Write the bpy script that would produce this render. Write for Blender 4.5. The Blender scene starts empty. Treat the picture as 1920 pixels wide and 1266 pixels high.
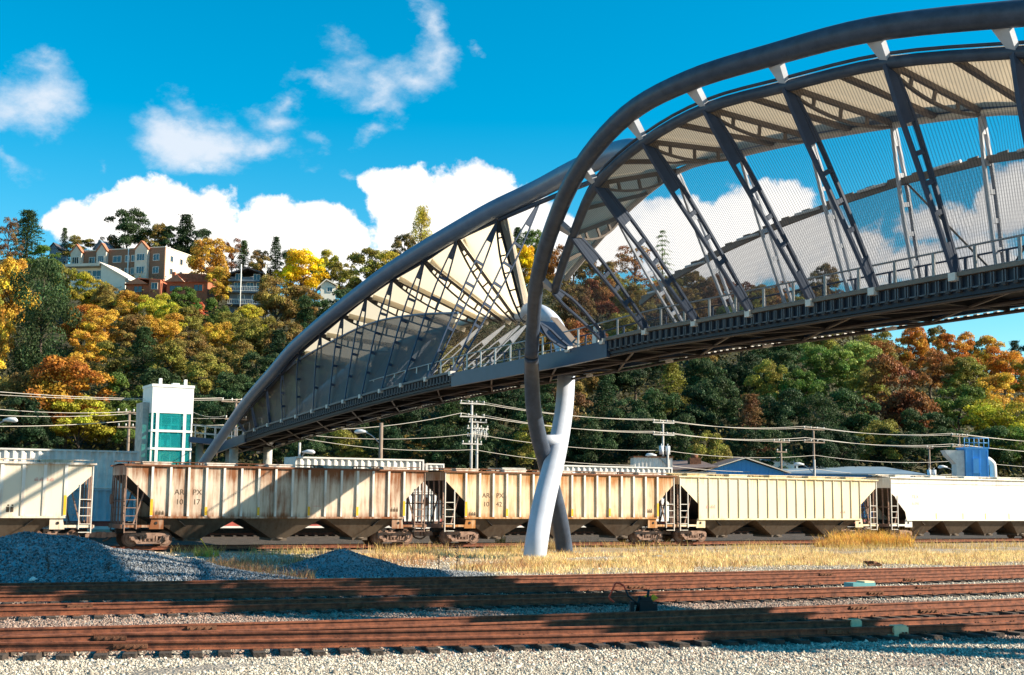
import bpy, math, random
import numpy as np
from mathutils import Vector, Matrix

SC = bpy.context.scene
COL = SC.collection
R = math.radians
rnd = random.Random(7)

# ------------------------------------------------------------------ camera
FPX, CZ = 2450.0, 3.0
PITCH, ROLL = math.atan((935.0 - 633) / FPX), 0.010
_f = np.array([0, math.cos(PITCH), math.sin(PITCH)])
_r0 = np.array([1.0, 0, 0]); _u0 = np.cross(_r0, _f)
_r = _r0 * math.cos(ROLL) + _u0 * math.sin(ROLL)
_u = -_r0 * math.sin(ROLL) + _u0 * math.cos(ROLL)
cam = bpy.data.cameras.new('camera'); camo = bpy.data.objects.new('camera', cam); COL.objects.link(camo)
cam.sensor_width = 36.0; cam.lens = FPX / 1920 * 36; cam.clip_end = 6000; cam.clip_start = 0.1
m = Matrix.Identity(4)
for i in range(3):
    m[i][0], m[i][1], m[i][2] = _r[i], _u[i], -_f[i]
m[2][3] = CZ
camo.matrix_world = m
SC.camera = camo
SC.view_settings.view_transform = 'Standard'; SC.view_settings.look = 'None'
SC.view_settings.exposure = 1.22; SC.view_settings.gamma = 1.0
SC.view_settings.use_curve_mapping = False
SC.cycles.max_bounces = 5; SC.cycles.transparent_max_bounces = 24
SC.cycles.diffuse_bounces = 3; SC.cycles.glossy_bounces = 2; SC.cycles.transmission_bounces = 4
SC.cycles.caustics_reflective = False; SC.cycles.caustics_refractive = False

CAM = np.array([0, 0, CZ])
def ray(x, y): return _f + _r * (x - 960) / FPX + _u * (633 - y) / FPX
def at(x, y, Y): d = ray(x, y); return CAM + d * (Y / d[1])          # point of a pixel at depth Y
def proj(P):
    d = np.asarray(P, float) - CAM; k = FPX / (d @ _f)
    return 960 + k * (d @ _r), 633 - k * (d @ _u)

# ------------------------------------------------------------------ sun and sky
SUN_AZ, SUN_EL = math.atan2(0.998, -0.055), R(29.3)      # azimuth from +Y towards +X
sv = np.array([math.sin(SUN_AZ) * math.cos(SUN_EL), math.cos(SUN_AZ) * math.cos(SUN_EL), math.sin(SUN_EL)])
sl = bpy.data.lights.new('sun', 'SUN'); slo = bpy.data.objects.new('sun', sl); COL.objects.link(slo)
sl.energy = 5.0; sl.angle = R(0.5); sl.color = (1.0, 0.87, 0.68)
slo.rotation_euler = Vector(sv).to_track_quat('Z', 'Y').to_euler()
slo.location = (60, 0, 60)

W = bpy.data.worlds.new('World'); SC.world = W; W.use_nodes = True
nt = W.node_tree; N = nt.nodes; L = nt.links
bg = N['Background']; bg.inputs[1].default_value = 0.05
sky = N.new('ShaderNodeTexSky'); sky.sky_type = 'NISHITA'; sky.sun_disc = False
sky.sun_elevation = SUN_EL; sky.sun_rotation = SUN_AZ
sky.air_density = 1.0; sky.dust_density = 0.1; sky.ozone_density = 2.2
hs = N.new('ShaderNodeHueSaturation'); hs.inputs['Saturation'].default_value = 1.6; hs.inputs['Hue'].default_value = 0.479
hs.inputs['Value'].default_value = 1.6
L.new(sky.outputs[0], hs.inputs['Color'])
tc = N.new('ShaderNodeTexCoord')
def mth(op, a, b=None, c=None, clamp=False):
    n = N.new('ShaderNodeMath'); n.operation = op; n.use_clamp = clamp
    for i, v in enumerate((a, b, c)):
        if v is None: continue
        if isinstance(v, (int, float)): n.inputs[i].default_value = v
        else: L.new(v, n.inputs[i])
    return n.outputs[0]
sep = N.new('ShaderNodeSeparateXYZ'); L.new(tc.outputs['Generated'], sep.inputs[0])
def wnoise(scale, detail, rough=0.55):
    n = N.new('ShaderNodeTexNoise'); n.inputs['Scale'].default_value = scale; n.inputs['Detail'].default_value = detail
    n.inputs['Roughness'].default_value = rough; L.new(tc.outputs['Generated'], n.inputs['Vector']); return n
nz1 = wnoise(11, 3); nz2 = wnoise(30, 10, 0.62); nz3 = wnoise(24, 10, 0.68)
s1 = N.new('ShaderNodeSeparateColor'); L.new(nz1.outputs['Color'], s1.inputs[0])
az = mth('ARCTAN2', sep.outputs[0], sep.outputs[1]); el = mth('ARCSINE', sep.outputs[2])
az = mth('ADD', az, mth('MULTIPLY', mth('SUBTRACT', s1.outputs[0], 0.5), 0.035))
el = mth('ADD', el, mth('MULTIPLY', mth('SUBTRACT', s1.outputs[1], 0.5), 0.03))
def azel(x, y):
    d = ray(x, y); d = d / np.linalg.norm(d); return math.atan2(d[0], d[1]), math.asin(d[2])
def blobs(lst, soft=0.0, az=az, el=el):
    out = None
    for (x, y, rx, ry, k) in lst:
        a, e = azel(x, y)
        da = mth('MULTIPLY', mth('SUBTRACT', az, a), FPX / rx * math.cos(e)); de = mth('MULTIPLY', mth('SUBTRACT', el, e), FPX / ry)
        d = mth('SUBTRACT', 1.0, mth('SQRT', mth('ADD', mth('MULTIPLY', da, da), mth('MULTIPLY', de, de))))
        d = mth('MULTIPLY', d, k)
        out = d if out is None else (mth('SMOOTH_MAX', out, d, soft) if soft else mth('MAXIMUM', out, d))
    return out
CUM = [(150, 425, 75, 45, 1), (215, 425, 90, 60, 1), (290, 385, 80, 50, .9), (330, 410, 85, 65, 1), (390, 420, 80, 75, 1), (520, 430, 100, 60, 1),
       (590, 430, 90, 60, 1), (640, 450, 70, 55, 1), (500, 480, 260, 60, 1), (750, 375, 85, 75, 1.1), (830, 390, 90, 65, 1), (905, 380, 95, 75, 1.15), (850, 440, 190, 110, 1.2),
       (960, 420, 80, 80, 1), (1000, 470, 110, 90, 1), (1150, 455, 90, 60, .9), (1230, 430, 80, 60, 1), (1290, 420, 75, 55, 1), (1440, 400, 110, 75, 1.1), (1400, 460, 260, 80, 1.1),
       (1600, 480, 140, 60, .7), (1890, 380, 70, 60, .75), (1760, 420, 110, 40, .5), (1740, 500, 170, 60, .6)]
WSP = [(70, 175, 105, 75, 1.5), (20, 195, 75, 60, 1.2), (75, 125, 75, 38, 1.0), (110, 190, 60, 50, 1.1), (20, 295, 70, 26, .8), (350, 265, 130, 72, 1.9), (400, 275, 120, 55, 1.6), (480, 275, 75, 40, 1.3), (280, 285, 70, 30, .8), (520, 225, 85, 48, 1.0), (550, 190, 45, 30, .9),
       (345, 195, 75, 32, .7), (600, 272, 55, 26, .7), (650, 330, 42, 16, .7), (580, 310, 70, 22, .5), (808, 55, 42, 62, 1.15), (812, 105, 60, 62, 1.2), (770, 150, 100, 55, 1.2), (700, 175, 105, 45, 1.1), (640, 90, 85, 36, .75), (610, 150, 95, 26, .75),
       (660, 125, 90, 50, .8), (700, 190, 80, 40, 1.1), (695, 245, 48, 34, 1.0), (740, 205, 60, 40, .9), (895, 92, 30, 16, .7), (180, 325, 20, 38, .6), (1700, 560, 400, 60, .45)]
cum = mth('ADD', blobs(CUM), mth('MULTIPLY', mth('SUBTRACT', nz2.outputs[0], 0.5), 1.5))
def mrange(v, a, b, c=0.0, d=1.0, smooth=True):
    n = N.new('ShaderNodeMapRange'); n.interpolation_type = 'SMOOTHSTEP' if smooth else 'LINEAR'
    L.new(v, n.inputs[0])
    for i, q in zip((1, 2, 3, 4), (a, b, c, d)): n.inputs[i].default_value = q
    return n.outputs[0]
cm = mrange(cum, 0.0, 0.22)
mpw = N.new('ShaderNodeMapping'); mpw.inputs['Rotation'].default_value = (0, R(-25), 0); mpw.inputs['Scale'].default_value = (.8, 1, 1.25)
L.new(tc.outputs['Generated'], mpw.inputs[0])
nz4 = wnoise(26, 7, 0.6); L.new(mpw.outputs[0], nz4.inputs['Vector']); L.new(mpw.outputs[0], nz3.inputs['Vector'])
s4 = N.new('ShaderNodeSeparateColor'); L.new(nz4.outputs['Color'], s4.inputs[0])
az2 = mth('ADD', az, mth('MULTIPLY', mth('SUBTRACT', s4.outputs[0], 0.5), 0.06))
el2 = mth('ADD', el, mth('MULTIPLY', mth('SUBTRACT', s4.outputs[1], 0.5), 0.05))
wsp = mth('ADD', blobs(WSP, .35, az2, el2), mth('MULTIPLY', mth('SUBTRACT', nz3.outputs[0], 0.5), 1.5))
wm = mth('MULTIPLY', mrange(wsp, 0.2, 1.55), 0.95)
mask = mth('MAXIMUM', cm, wm)
cc = N.new('ShaderNodeMix'); cc.data_type = 'RGBA'
L.new(mrange(mth('ADD', cum, mth('MULTIPLY', mth('SUBTRACT', nz3.outputs[0], 0.5), 1.5)), -0.25, 0.55), cc.inputs[0])
cc.inputs[6].default_value = (7.0, 7.7, 8.6, 1); cc.inputs[7].default_value = (11.8, 11.5, 11.0, 1)
mx = N.new('ShaderNodeMix'); mx.data_type = 'RGBA'
L.new(mask, mx.inputs[0]); L.new(hs.outputs[0], mx.inputs[6]); L.new(cc.outputs[2], mx.inputs[7])
L.new(mx.outputs[2], bg.inputs[0])

# ------------------------------------------------------------------ materials
def mat(name, col, rough=0.6, var=0.0, vscale=4.0, metal=0.0, spec=0.4, bump=0.0, bscale=40.0, col2=None, detail=5.0, stretch=None):
    mm = bpy.data.materials.new(name); mm.use_nodes = True
    n = mm.node_tree.nodes; l = mm.node_tree.links; b = n['Principled BSDF']
    b.inputs['Base Color'].default_value = (*col, 1); b.inputs['Roughness'].default_value = rough
    b.inputs['Metallic'].default_value = metal; b.inputs['Specular IOR Level'].default_value = spec
    t = n.new('ShaderNodeTexCoord'); vec = t.outputs['Object']
    if stretch:
        mp = n.new('ShaderNodeMapping'); mp.inputs['Scale'].default_value = stretch; l.new(vec, mp.inputs[0]); vec = mp.outputs[0]
    if var > 0 or col2:
        z = n.new('ShaderNodeTexNoise'); z.inputs['Scale'].default_value = vscale; z.inputs['Detail'].default_value = detail
        z.inputs['Roughness'].default_value = 0.65
        l.new(vec, z.inputs['Vector'])
        rp = n.new('ShaderNodeValToRGB'); l.new(z.outputs[0], rp.inputs[0])
        c2 = col2 or tuple(c * (1 - var) for c in col)
        c1 = col if col2 else tuple(min(1, c * (1 + var)) for c in col)
        rp.color_ramp.elements[0].position = 0.36; rp.color_ramp.elements[1].position = 0.64
        rp.color_ramp.elements[0].color = (*c2, 1); rp.color_ramp.elements[1].color = (*c1, 1)
        l.new(rp.outputs[0], b.inputs['Base Color'])
    if bump > 0:
        z2 = n.new('ShaderNodeTexNoise'); z2.inputs['Scale'].default_value = bscale; z2.inputs['Detail'].default_value = 6
        l.new(vec, z2.inputs['Vector'])
        bp = n.new('ShaderNodeBump'); bp.inputs['Strength'].default_value = bump; bp.inputs['Distance'].default_value = 0.05
        l.new(z2.outputs[0], bp.inputs['Height']); l.new(bp.outputs[0], b.inputs['Normal'])
    return mm
M = {}
M['steel'] = mat('painted_steel', (.105, .155, .245), .38, .10, 1.3, spec=.4, bump=.05, bscale=9)
M['steel_shaded'] = mat('shaded_tube_paint', (.055, .075, .115), .42, vscale=2.2, spec=.3, col2=(.035, .048, .075), detail=8, bump=.06, bscale=6)  # darker copy of the tube paint, shade put into its colour
M['rib'] = mat('rib_steel', (.036, .056, .10), .5, .12, 1.7, spec=.22)
M['beam_blue'] = mat('edge_beam_blue', (.022, .05, .105), .45, .12, .9, spec=.45)
M['dark'] = mat('dark_steel', (.035, .032, .035), .7, .25, 1.0)
M['under'] = mat('deck_soffit', (.007, .006, .006), .8, .25, .8)  # near-black base colour stands in for the shade under the deck
M['purlin'] = mat('soffit_bracing', (.045, .034, .032), .6, .15, 1.0)
M['steel_sunlit'] = mat('sunlit_leg_paint', (.44, .48, .57), .45, .07, 1.6, spec=.45)  # lighter copy of the tube paint, sunlight put into its colour
M['post'] = mat('post_steel', (.42, .45, .52), .42, .08, 1.5)
M['bracket'] = mat('bracket_steel', (.07, .08, .10), .5, .1, 2)
M['bronze'] = mat('bronze_beam', (.15, .12, .098), .55, .15, .9)
M['footblk'] = mat('foot_block', (.62, .58, .54), .5, .1, 3)
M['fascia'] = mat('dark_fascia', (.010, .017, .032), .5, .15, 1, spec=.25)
M['alu'] = mat('galvanised_rail', (.34, .34, .34), .4, .1, 2, metal=.3)
M['rail'] = mat('rusty_rail', (.27, .092, .046), .7, vscale=5, col2=(.10, .036, .022), detail=8, bump=.15, bscale=60, spec=.25)
M['railtop'] = mat('rail_head', (.16, .10, .08), .5, .2, 6, spec=.4)
M['tie'] = mat('creosoted_timber', (.060, .045, .036), .9, .35, 6, bump=.4, bscale=22, stretch=(1, 6, 1))
M['rust'] = mat('rusted_iron', (.17, .075, .042), .85, .35, 4, bump=.2, bscale=30, spec=.2)
M['truck'] = mat('truck_iron', (.26, .165, .125), .8, .3, 3, spec=.25)
M['wheel'] = mat('wheel_steel', (.15, .085, .06), .7, .3, 3, spec=.3)
M['black'] = mat('black_underframe', (.018, .015, .014), .85, .3, 2)
M['yellow'] = mat('yellow_reflector', (.72, .42, .02), .5, .1, 5)
M['ink'] = mat('lettering', (.10, .065, .04), .8, .2, 4)
M['inkp'] = mat('faded_lettering', (.62, .38, .30), .8, .2, 4)
M['conc'] = mat('concrete', (.46, .44, .40), .9, .2, 2, bump=.2)
M['white'] = mat('white_paint', (.78, .77, .73), .55, .06, .7)
M['wood'] = mat('pole_wood', (.23, .17, .13), .85, .25, 3, stretch=(4, 4, .5))
M['polegrey'] = mat('pole_grey', (.42, .40, .38), .8, .2, 3)
M['wire'] = mat('wire', (.55, .50, .44), .5, 0)
M['insul'] = mat('insulator', (.60, .58, .54), .4, .1, 3)
M['transf'] = mat('transformer_grey', (.62, .65, .68), .45, .08, 3)
M['glassw'] = mat('window_glass', (.035, .055, .08), .08, .3, .35, spec=.9)
M['red'] = mat('red_paint', (.80, .07, .025), .5, .15, 4)
M['wellred'] = mat('well_car_red', (.36, .07, .05), .6, .2, 1.2)
M['cont_w'] = mat('container_white', (.72, .70, .66), .55, vscale=1.2, col2=(.56, .53, .50))
M['cont_b'] = mat('container_grey', (.38, .44, .48), .55, .1, 1.0)
M['bluebld'] = mat('blue_cladding', (.03, .22, .55), .5, .1, .6)
M['bluemet'] = mat('blue_machine', (.10, .38, .78), .45, .12, .6)
M['roofbrn'] = mat('brown_metal_roof', (.13, .085, .075), .6, vscale=.8, col2=(.20, .15, .13))
M['roofblu'] = mat('blue_grey_roof', (.18, .26, .34), .5, .1, .6)
M['brickb'] = mat('tan_brick', (.30, .175, .115), .9, vscale=3.5, col2=(.21, .12, .08), bump=.2, bscale=12)
M['stucco'] = mat('pale_stucco', (.70, .62, .52), .85, .08, .7)
M['housew'] = mat('house_white', (.76, .72, .62), .8, .06, .5)
M['terra'] = mat('terracotta', (.42, .135, .07), .8, .15, .8)
M['terraroof'] = mat('terracotta_roof', (.50, .19, .11), .8, .15, 1.2)
M['slate'] = mat('slate_house', (.16, .20, .25), .75, .12, .8)
M['slateroof'] = mat('dark_roof', (.075, .07, .075), .85, .2, 1.0)
M['rooftrim'] = mat('orange_roof_trim', (.45, .16, .08), .8, .1, 1)
M['bark'] = mat('bark', (.085, .062, .046), .95, .3, 3, bump=.4)
M['dirt'] = mat('hill_soil', (.05, .045, .02), .95, vscale=.12, col2=(.03, .034, .012), detail=8)
M['teal'] = mat('teal_paint', (.10, .30, .32), .6, .1, 3)
M['pale'] = mat('pale_concrete', (.74, .60, .36), .85, .15, 4)
M['black2'] = mat('black_iron', (.012, .012, .014), .55, .3, 5)

def rusty(name, base, rustc, amt, streak=2.0, top=4.4):
    """paint with rust streaks: vertical streak noise, thicker below the roof edge and at the sill"""
    mm = bpy.data.materials.new(name); mm.use_nodes = True
    n = mm.node_tree.nodes; l = mm.node_tree.links; b = n['Principled BSDF']
    b.inputs['Roughness'].default_value = .6; b.inputs['Specular IOR Level'].default_value = .3
    t = n.new('ShaderNodeTexCoord')
    mp = n.new('ShaderNodeMapping'); mp.inputs['Scale'].default_value = (streak, streak, .16); l.new(t.outputs['Object'], mp.inputs[0])
    z = n.new('ShaderNodeTexNoise'); z.inputs['Scale'].default_value = 2.3; z.inputs['Detail'].default_value = 8; z.inputs['Roughness'].default_value = .7
    l.new(mp.outputs[0], z.inputs['Vector'])
    z2 = n.new('ShaderNodeTexNoise'); z2.inputs['Scale'].default_value = .55; z2.inputs['Detail'].default_value = 4; l.new(t.outputs['Object'], z2.inputs['Vector'])
    sx = n.new('ShaderNodeSeparateXYZ'); l.new(t.outputs['Object'], sx.inputs[0])
    def mr(v, a, bb, c, d):
        q = n.new('ShaderNodeMapRange'); l.new(v, q.inputs[0])
        for i, w in zip((1, 2, 3, 4), (a, bb, c, d)): q.inputs[i].default_value = w
        return q.outputs[0]
    def ma(op, a, bb):
        q = n.new('ShaderNodeMath'); q.operation = op
        for i, w in enumerate((a, bb)):
            if isinstance(w, (int, float)): q.inputs[i].default_value = w
            else: l.new(w, q.inputs[i])
        return q.outputs[0]
    up = mr(sx.outputs[2], top - 1.0, top, 0, .30)
    lo = mr(sx.outputs[2], 1.6, 1.9, .16, 0)
    v = ma('ADD', ma('ADD', z.outputs[0], ma('ADD', up, lo)), ma('MULTIPLY', ma('SUBTRACT', z2.outputs[0], .5), .75))
    rp = n.new('ShaderNodeValToRGB'); l.new(v, rp.inputs[0])
    e = rp.color_ramp.elements
    e[0].position = .50 + (1 - amt) * .25; e[0].color = (*base, 1)
    e[1].position = .86 + (1 - amt) * .25; e[1].color = (*rustc, 1)
    k = e.new(e[0].position + .14); k.color = (*[base[i] * .62 + rustc[i] * .38 for i in range(3)], 1)
    l.new(rp.outputs[0], b.inputs['Base Color'])
    return mm
M['car_rust'] = rusty('hopper_paint_rusted', (.66, .55, .43), (.21, .072, .024), 1.5, 1.8)
M['car_amber'] = rusty('hopper_paint_amber', (.72, .57, .38), (.35, .14, .033), 1.45, 1.8)
M['car_white'] = rusty('hopper_paint_white', (.74, .64, .50), (.40, .28, .18), .42)
M['car_cream'] = rusty('hopper_paint_cream', (.75, .64, .44), (.50, .35, .14), .45)
M['car_plain'] = rusty('hopper_paint_plain', (.76, .71, .62), (.55, .45, .34), .15)
M['rib_w'] = rusty('hopper_rib_paint', (.70, .66, .60), (.36, .20, .10), .35)
M['bay'] = rusty('hopper_bay_paint', (.105, .08, .06), (.06, .035, .022), .8)

def ground_mat():
    mm = bpy.data.materials.new('gravel_ground'); mm.use_nodes = True
    n = mm.node_tree.nodes; l = mm.node_tree.links; b = n['Principled BSDF']; b.inputs['Roughness'].default_value = .95
    b.inputs['Specular IOR Level'].default_value = .15
    t = n.new('ShaderNodeTexCoord')
    v = n.new('ShaderNodeTexVoronoi'); v.inputs['Scale'].default_value = 16; l.new(t.outputs['Object'], v.inputs['Vector'])
    z = n.new('ShaderNodeTexNoise'); z.inputs['Scale'].default_value = .35; z.inputs['Detail'].default_value = 7; l.new(t.outputs['Object'], z.inputs['Vector'])
    s = n.new('ShaderNodeSeparateColor'); l.new(v.outputs['Color'], s.inputs[0])
    rp = n.new('ShaderNodeValToRGB'); l.new(s.outputs[0], rp.inputs[0])
    rp.color_ramp.elements[0].color = (.16, .145, .13, 1); rp.color_ramp.elements[1].color = (.52, .48, .42, 1)
    r2 = n.new('ShaderNodeValToRGB'); l.new(z.outputs[0], r2.inputs[0])
    r2.color_ramp.elements[0].position = .35; r2.color_ramp.elements[1].position = .65
    r2.color_ramp.elements[0].color = (.75, .72, .70, 1); r2.color_ramp.elements[1].color = (1.05, 1.0, .93, 1)
    sy = n.new('ShaderNodeSeparateXYZ'); l.new(t.outputs['Object'], sy.inputs[0])
    def mrr(v, a, bb):
        q = n.new('ShaderNodeMapRange'); q.interpolation_type = 'SMOOTHSTEP'; l.new(v, q.inputs[0]); q.inputs[1].default_value = a; q.inputs[2].default_value = bb; return q.outputs[0]
    z3 = n.new('ShaderNodeTexNoise'); z3.inputs['Scale'].default_value = .6; z3.inputs['Detail'].default_value = 8; l.new(t.outputs['Object'], z3.inputs['Vector'])
    sm = n.new('ShaderNodeMath'); sm.operation = 'MULTIPLY'; l.new(mrr(sy.outputs[1], 48, 56), sm.inputs[0]); l.new(mrr(z3.outputs[0], .40, .56), sm.inputs[1])
    soil = n.new('ShaderNodeMix'); soil.data_type = 'RGBA'; l.new(sm.outputs[0], soil.inputs[0]); l.new(rp.outputs[0], soil.inputs[6]); soil.inputs[7].default_value = (.40, .30, .18, 1)
    mxx = n.new('ShaderNodeMix'); mxx.data_type = 'RGBA'; mxx.blend_type = 'MULTIPLY'; mxx.inputs[0].default_value = 1
    l.new(soil.outputs[2], mxx.inputs[6]); l.new(r2.outputs[0], mxx.inputs[7]); l.new(mxx.outputs[2], b.inputs['Base Color'])
    bp = n.new('ShaderNodeBump'); bp.inputs['Strength'].default_value = .9; bp.inputs['Distance'].default_value = .04; bp.invert = True
    l.new(v.outputs['Distance'], bp.inputs['Height']); l.new(bp.outputs[0], b.inputs['Normal'])
    return mm
M['ground'] = ground_mat()

def stone_mat(name, dark, light, shiny=0.1):
    mm = bpy.data.materials.new(name); mm.use_nodes = True
    n = mm.node_tree.nodes; l = mm.node_tree.links; b = n['Principled BSDF']; b.inputs['Roughness'].default_value = .85
    b.inputs['Specular IOR Level'].default_value = .25
    g = n.new('ShaderNodeNewGeometry'); rp = n.new('ShaderNodeValToRGB'); l.new(g.outputs['Random Per Island'], rp.inputs[0])
    rp.color_ramp.elements[0].color = (*dark, 1); rp.color_ramp.elements[1].color = (*light, 1)
    l.new(rp.outputs[0], b.inputs['Base Color']); return mm
M['st_grey'] = stone_mat('grey_stones', (.20, .17, .135), (.76, .68, .55))
M['st_dark'] = stone_mat('dark_stones', (.06, .062, .068), (.36, .38, .40))  # darkened stones, the shade over the heaps put into their colour
M['st_red'] = stone_mat('reddish_stones', (.10, .062, .05), (.44, .315, .25))

def leaf_mat(name, spread=.5):
    mm = bpy.data.materials.new(name); mm.use_nodes = True
    n = mm.node_tree.nodes; l = mm.node_tree.links; b = n['Principled BSDF']
    b.inputs['Roughness'].default_value = .6; b.inputs['Specular IOR Level'].default_value = .2
    oi = n.new('ShaderNodeObjectInfo'); g = n.new('ShaderNodeNewGeometry')
    t = n.new('ShaderNodeTexCoord'); z = n.new('ShaderNodeTexNoise'); z.inputs['Scale'].default_value = 3.2; z.inputs['Detail'].default_value = 3
    l.new(t.outputs['Object'], z.inputs['Vector'])
    h = n.new('ShaderNodeHueSaturation'); l.new(oi.outputs['Color'], h.inputs['Color'])
    def mr(v, c, d, a=0., bb=1.):
        q = n.new('ShaderNodeMapRange'); l.new(v, q.inputs[0]); q.inputs[1].default_value = a; q.inputs[2].default_value = bb
        q.inputs[3].default_value = c; q.inputs[4].default_value = d; return q.outputs[0]
    l.new(mr(z.outputs[0], .465, .535, .3, .7), h.inputs['Hue'])
    m1 = n.new('ShaderNodeMath'); m1.operation = 'MULTIPLY'
    l.new(mr(g.outputs['Random Per Island'], 1 - spread, 1 + spread), m1.inputs[0]); l.new(mr(z.outputs[0], .7, 1.3, .3, .7), m1.inputs[1])
    l.new(m1.outputs[0], h.inputs['Value'])
    l.new(h.outputs[0], b.inputs['Base Color'])
    tr = n.new('ShaderNodeBsdfTranslucent'); l.new(h.outputs[0], tr.inputs['Color'])
    ms = n.new('ShaderNodeMixShader'); ms.inputs[0].default_value = .28
    l.new(b.outputs[0], ms.inputs[1]); l.new(tr.outputs[0], ms.inputs[2]); l.new(ms.outputs[0], n['Material Output'].inputs['Surface'])
    return mm
M['leaf'] = leaf_mat('leaves')
M['grass'] = leaf_mat('dry_grass', .45)

def canopy_mat(name, col, tr):
    mm = bpy.data.materials.new(name); mm.use_nodes = True
    n = mm.node_tree.nodes; l = mm.node_tree.links; b = n['Principled BSDF']
    b.inputs['Base Color'].default_value = (*col, 1); b.inputs['Roughness'].default_value = .6
    t = n.new('ShaderNodeBsdfTranslucent'); t.inputs[0].default_value = (*col, 1)
    ms = n.new('ShaderNodeMixShader'); ms.inputs[0].default_value = tr
    l.new(b.outputs[0], ms.inputs[1]); l.new(t.outputs[0], ms.inputs[2]); l.new(ms.outputs[0], n['Material Output'].inputs['Surface'])
    return mm
M['canopy'] = canopy_mat('translucent_canopy', (.93, .86, .74), .8)
M['canopy_tan'] = canopy_mat('translucent_canopy_tan', (.84, .77, .66), .58)

def screen_mat(name, col, base, wire, pitch=.11, thick=.3, rough=.5, horiz=True):
    """woven wire screen: transparent cloth of fine mesh with stronger vertical wires (UV in metres)"""
    mm = bpy.data.materials.new(name); mm.use_nodes = True
    n = mm.node_tree.nodes; l = mm.node_tree.links; b = n['Principled BSDF']
    b.inputs['Base Color'].default_value = (*col, 1); b.inputs['Roughness'].default_value = rough; b.inputs['Specular IOR Level'].default_value = .15
    uv = n.new('ShaderNodeUVMap'); sx = n.new('ShaderNodeSeparateXYZ'); l.new(uv.outputs[0], sx.inputs[0])
    def line(o, p):
        a = n.new('ShaderNodeMath'); a.operation = 'DIVIDE'; l.new(o, a.inputs[0]); a.inputs[1].default_value = p
        f = n.new('ShaderNodeMath'); f.operation = 'FRACT'; l.new(a.outputs[0], f.inputs[0])
        g = n.new('ShaderNodeMath'); g.operation = 'LESS_THAN'; l.new(f.outputs[0], g.inputs[0]); g.inputs[1].default_value = thick
        return g.outputs[0]
    a = line(sx.outputs[0], pitch)
    if horiz:
        bl = line(sx.outputs[1], pitch * 1.2)
        q = n.new('ShaderNodeMath'); q.operation = 'MULTIPLY'; l.new(bl, q.inputs[0]); q.inputs[1].default_value = .35
        o = n.new('ShaderNodeMath'); o.operation = 'MAXIMUM'; l.new(a, o.inputs[0]); l.new(q.outputs[0], o.inputs[1]); a = o.outputs[0]
    mr = n.new('ShaderNodeMapRange'); l.new(a, mr.inputs[0]); mr.inputs[3].default_value = base; mr.inputs[4].default_value = wire
    tr = n.new('ShaderNodeBsdfTransparent'); ms = n.new('ShaderNodeMixShader'); l.new(mr.outputs[0], ms.inputs[0])
    l.new(tr.outputs[0], ms.inputs[1]); l.new(b.outputs[0], ms.inputs[2]); l.new(ms.outputs[0], n['Material Output'].inputs['Surface'])
    return mm
M['scr_near'] = screen_mat('wire_screen', (.07, .08, .11), .14, .52, thick=.34, horiz=False)
M['scr_far'] = screen_mat('far_wire_screen', (.09, .085, .10), .36, .60)
M['scr_left'] = screen_mat('dense_wire_screen', (.075, .064, .068), .80, .88)
M['scr_brown'] = screen_mat('brown_wire_screen', (.09, .075, .06), .45, .6)

def glass_mat():
    mm = bpy.data.materials.new('teal_glass'); mm.use_nodes = True
    n = mm.node_tree.nodes; l = mm.node_tree.links; b = n['Principled BSDF']
    b.inputs['Base Color'].default_value = (.03, .42, .45, 1); b.inputs['Roughness'].default_value = .05
    tr = n.new('ShaderNodeBsdfTransparent'); tr.inputs[0].default_value = (.55, .95, .95, 1)
    ms = n.new('ShaderNodeMixShader'); ms.inputs[0].default_value = .24
    l.new(tr.outputs[0], ms.inputs[1]); l.new(b.outputs[0], ms.inputs[2]); l.new(ms.outputs[0], n['Material Output'].inputs['Surface'])
    return mm
M['glass'] = glass_mat()

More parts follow.
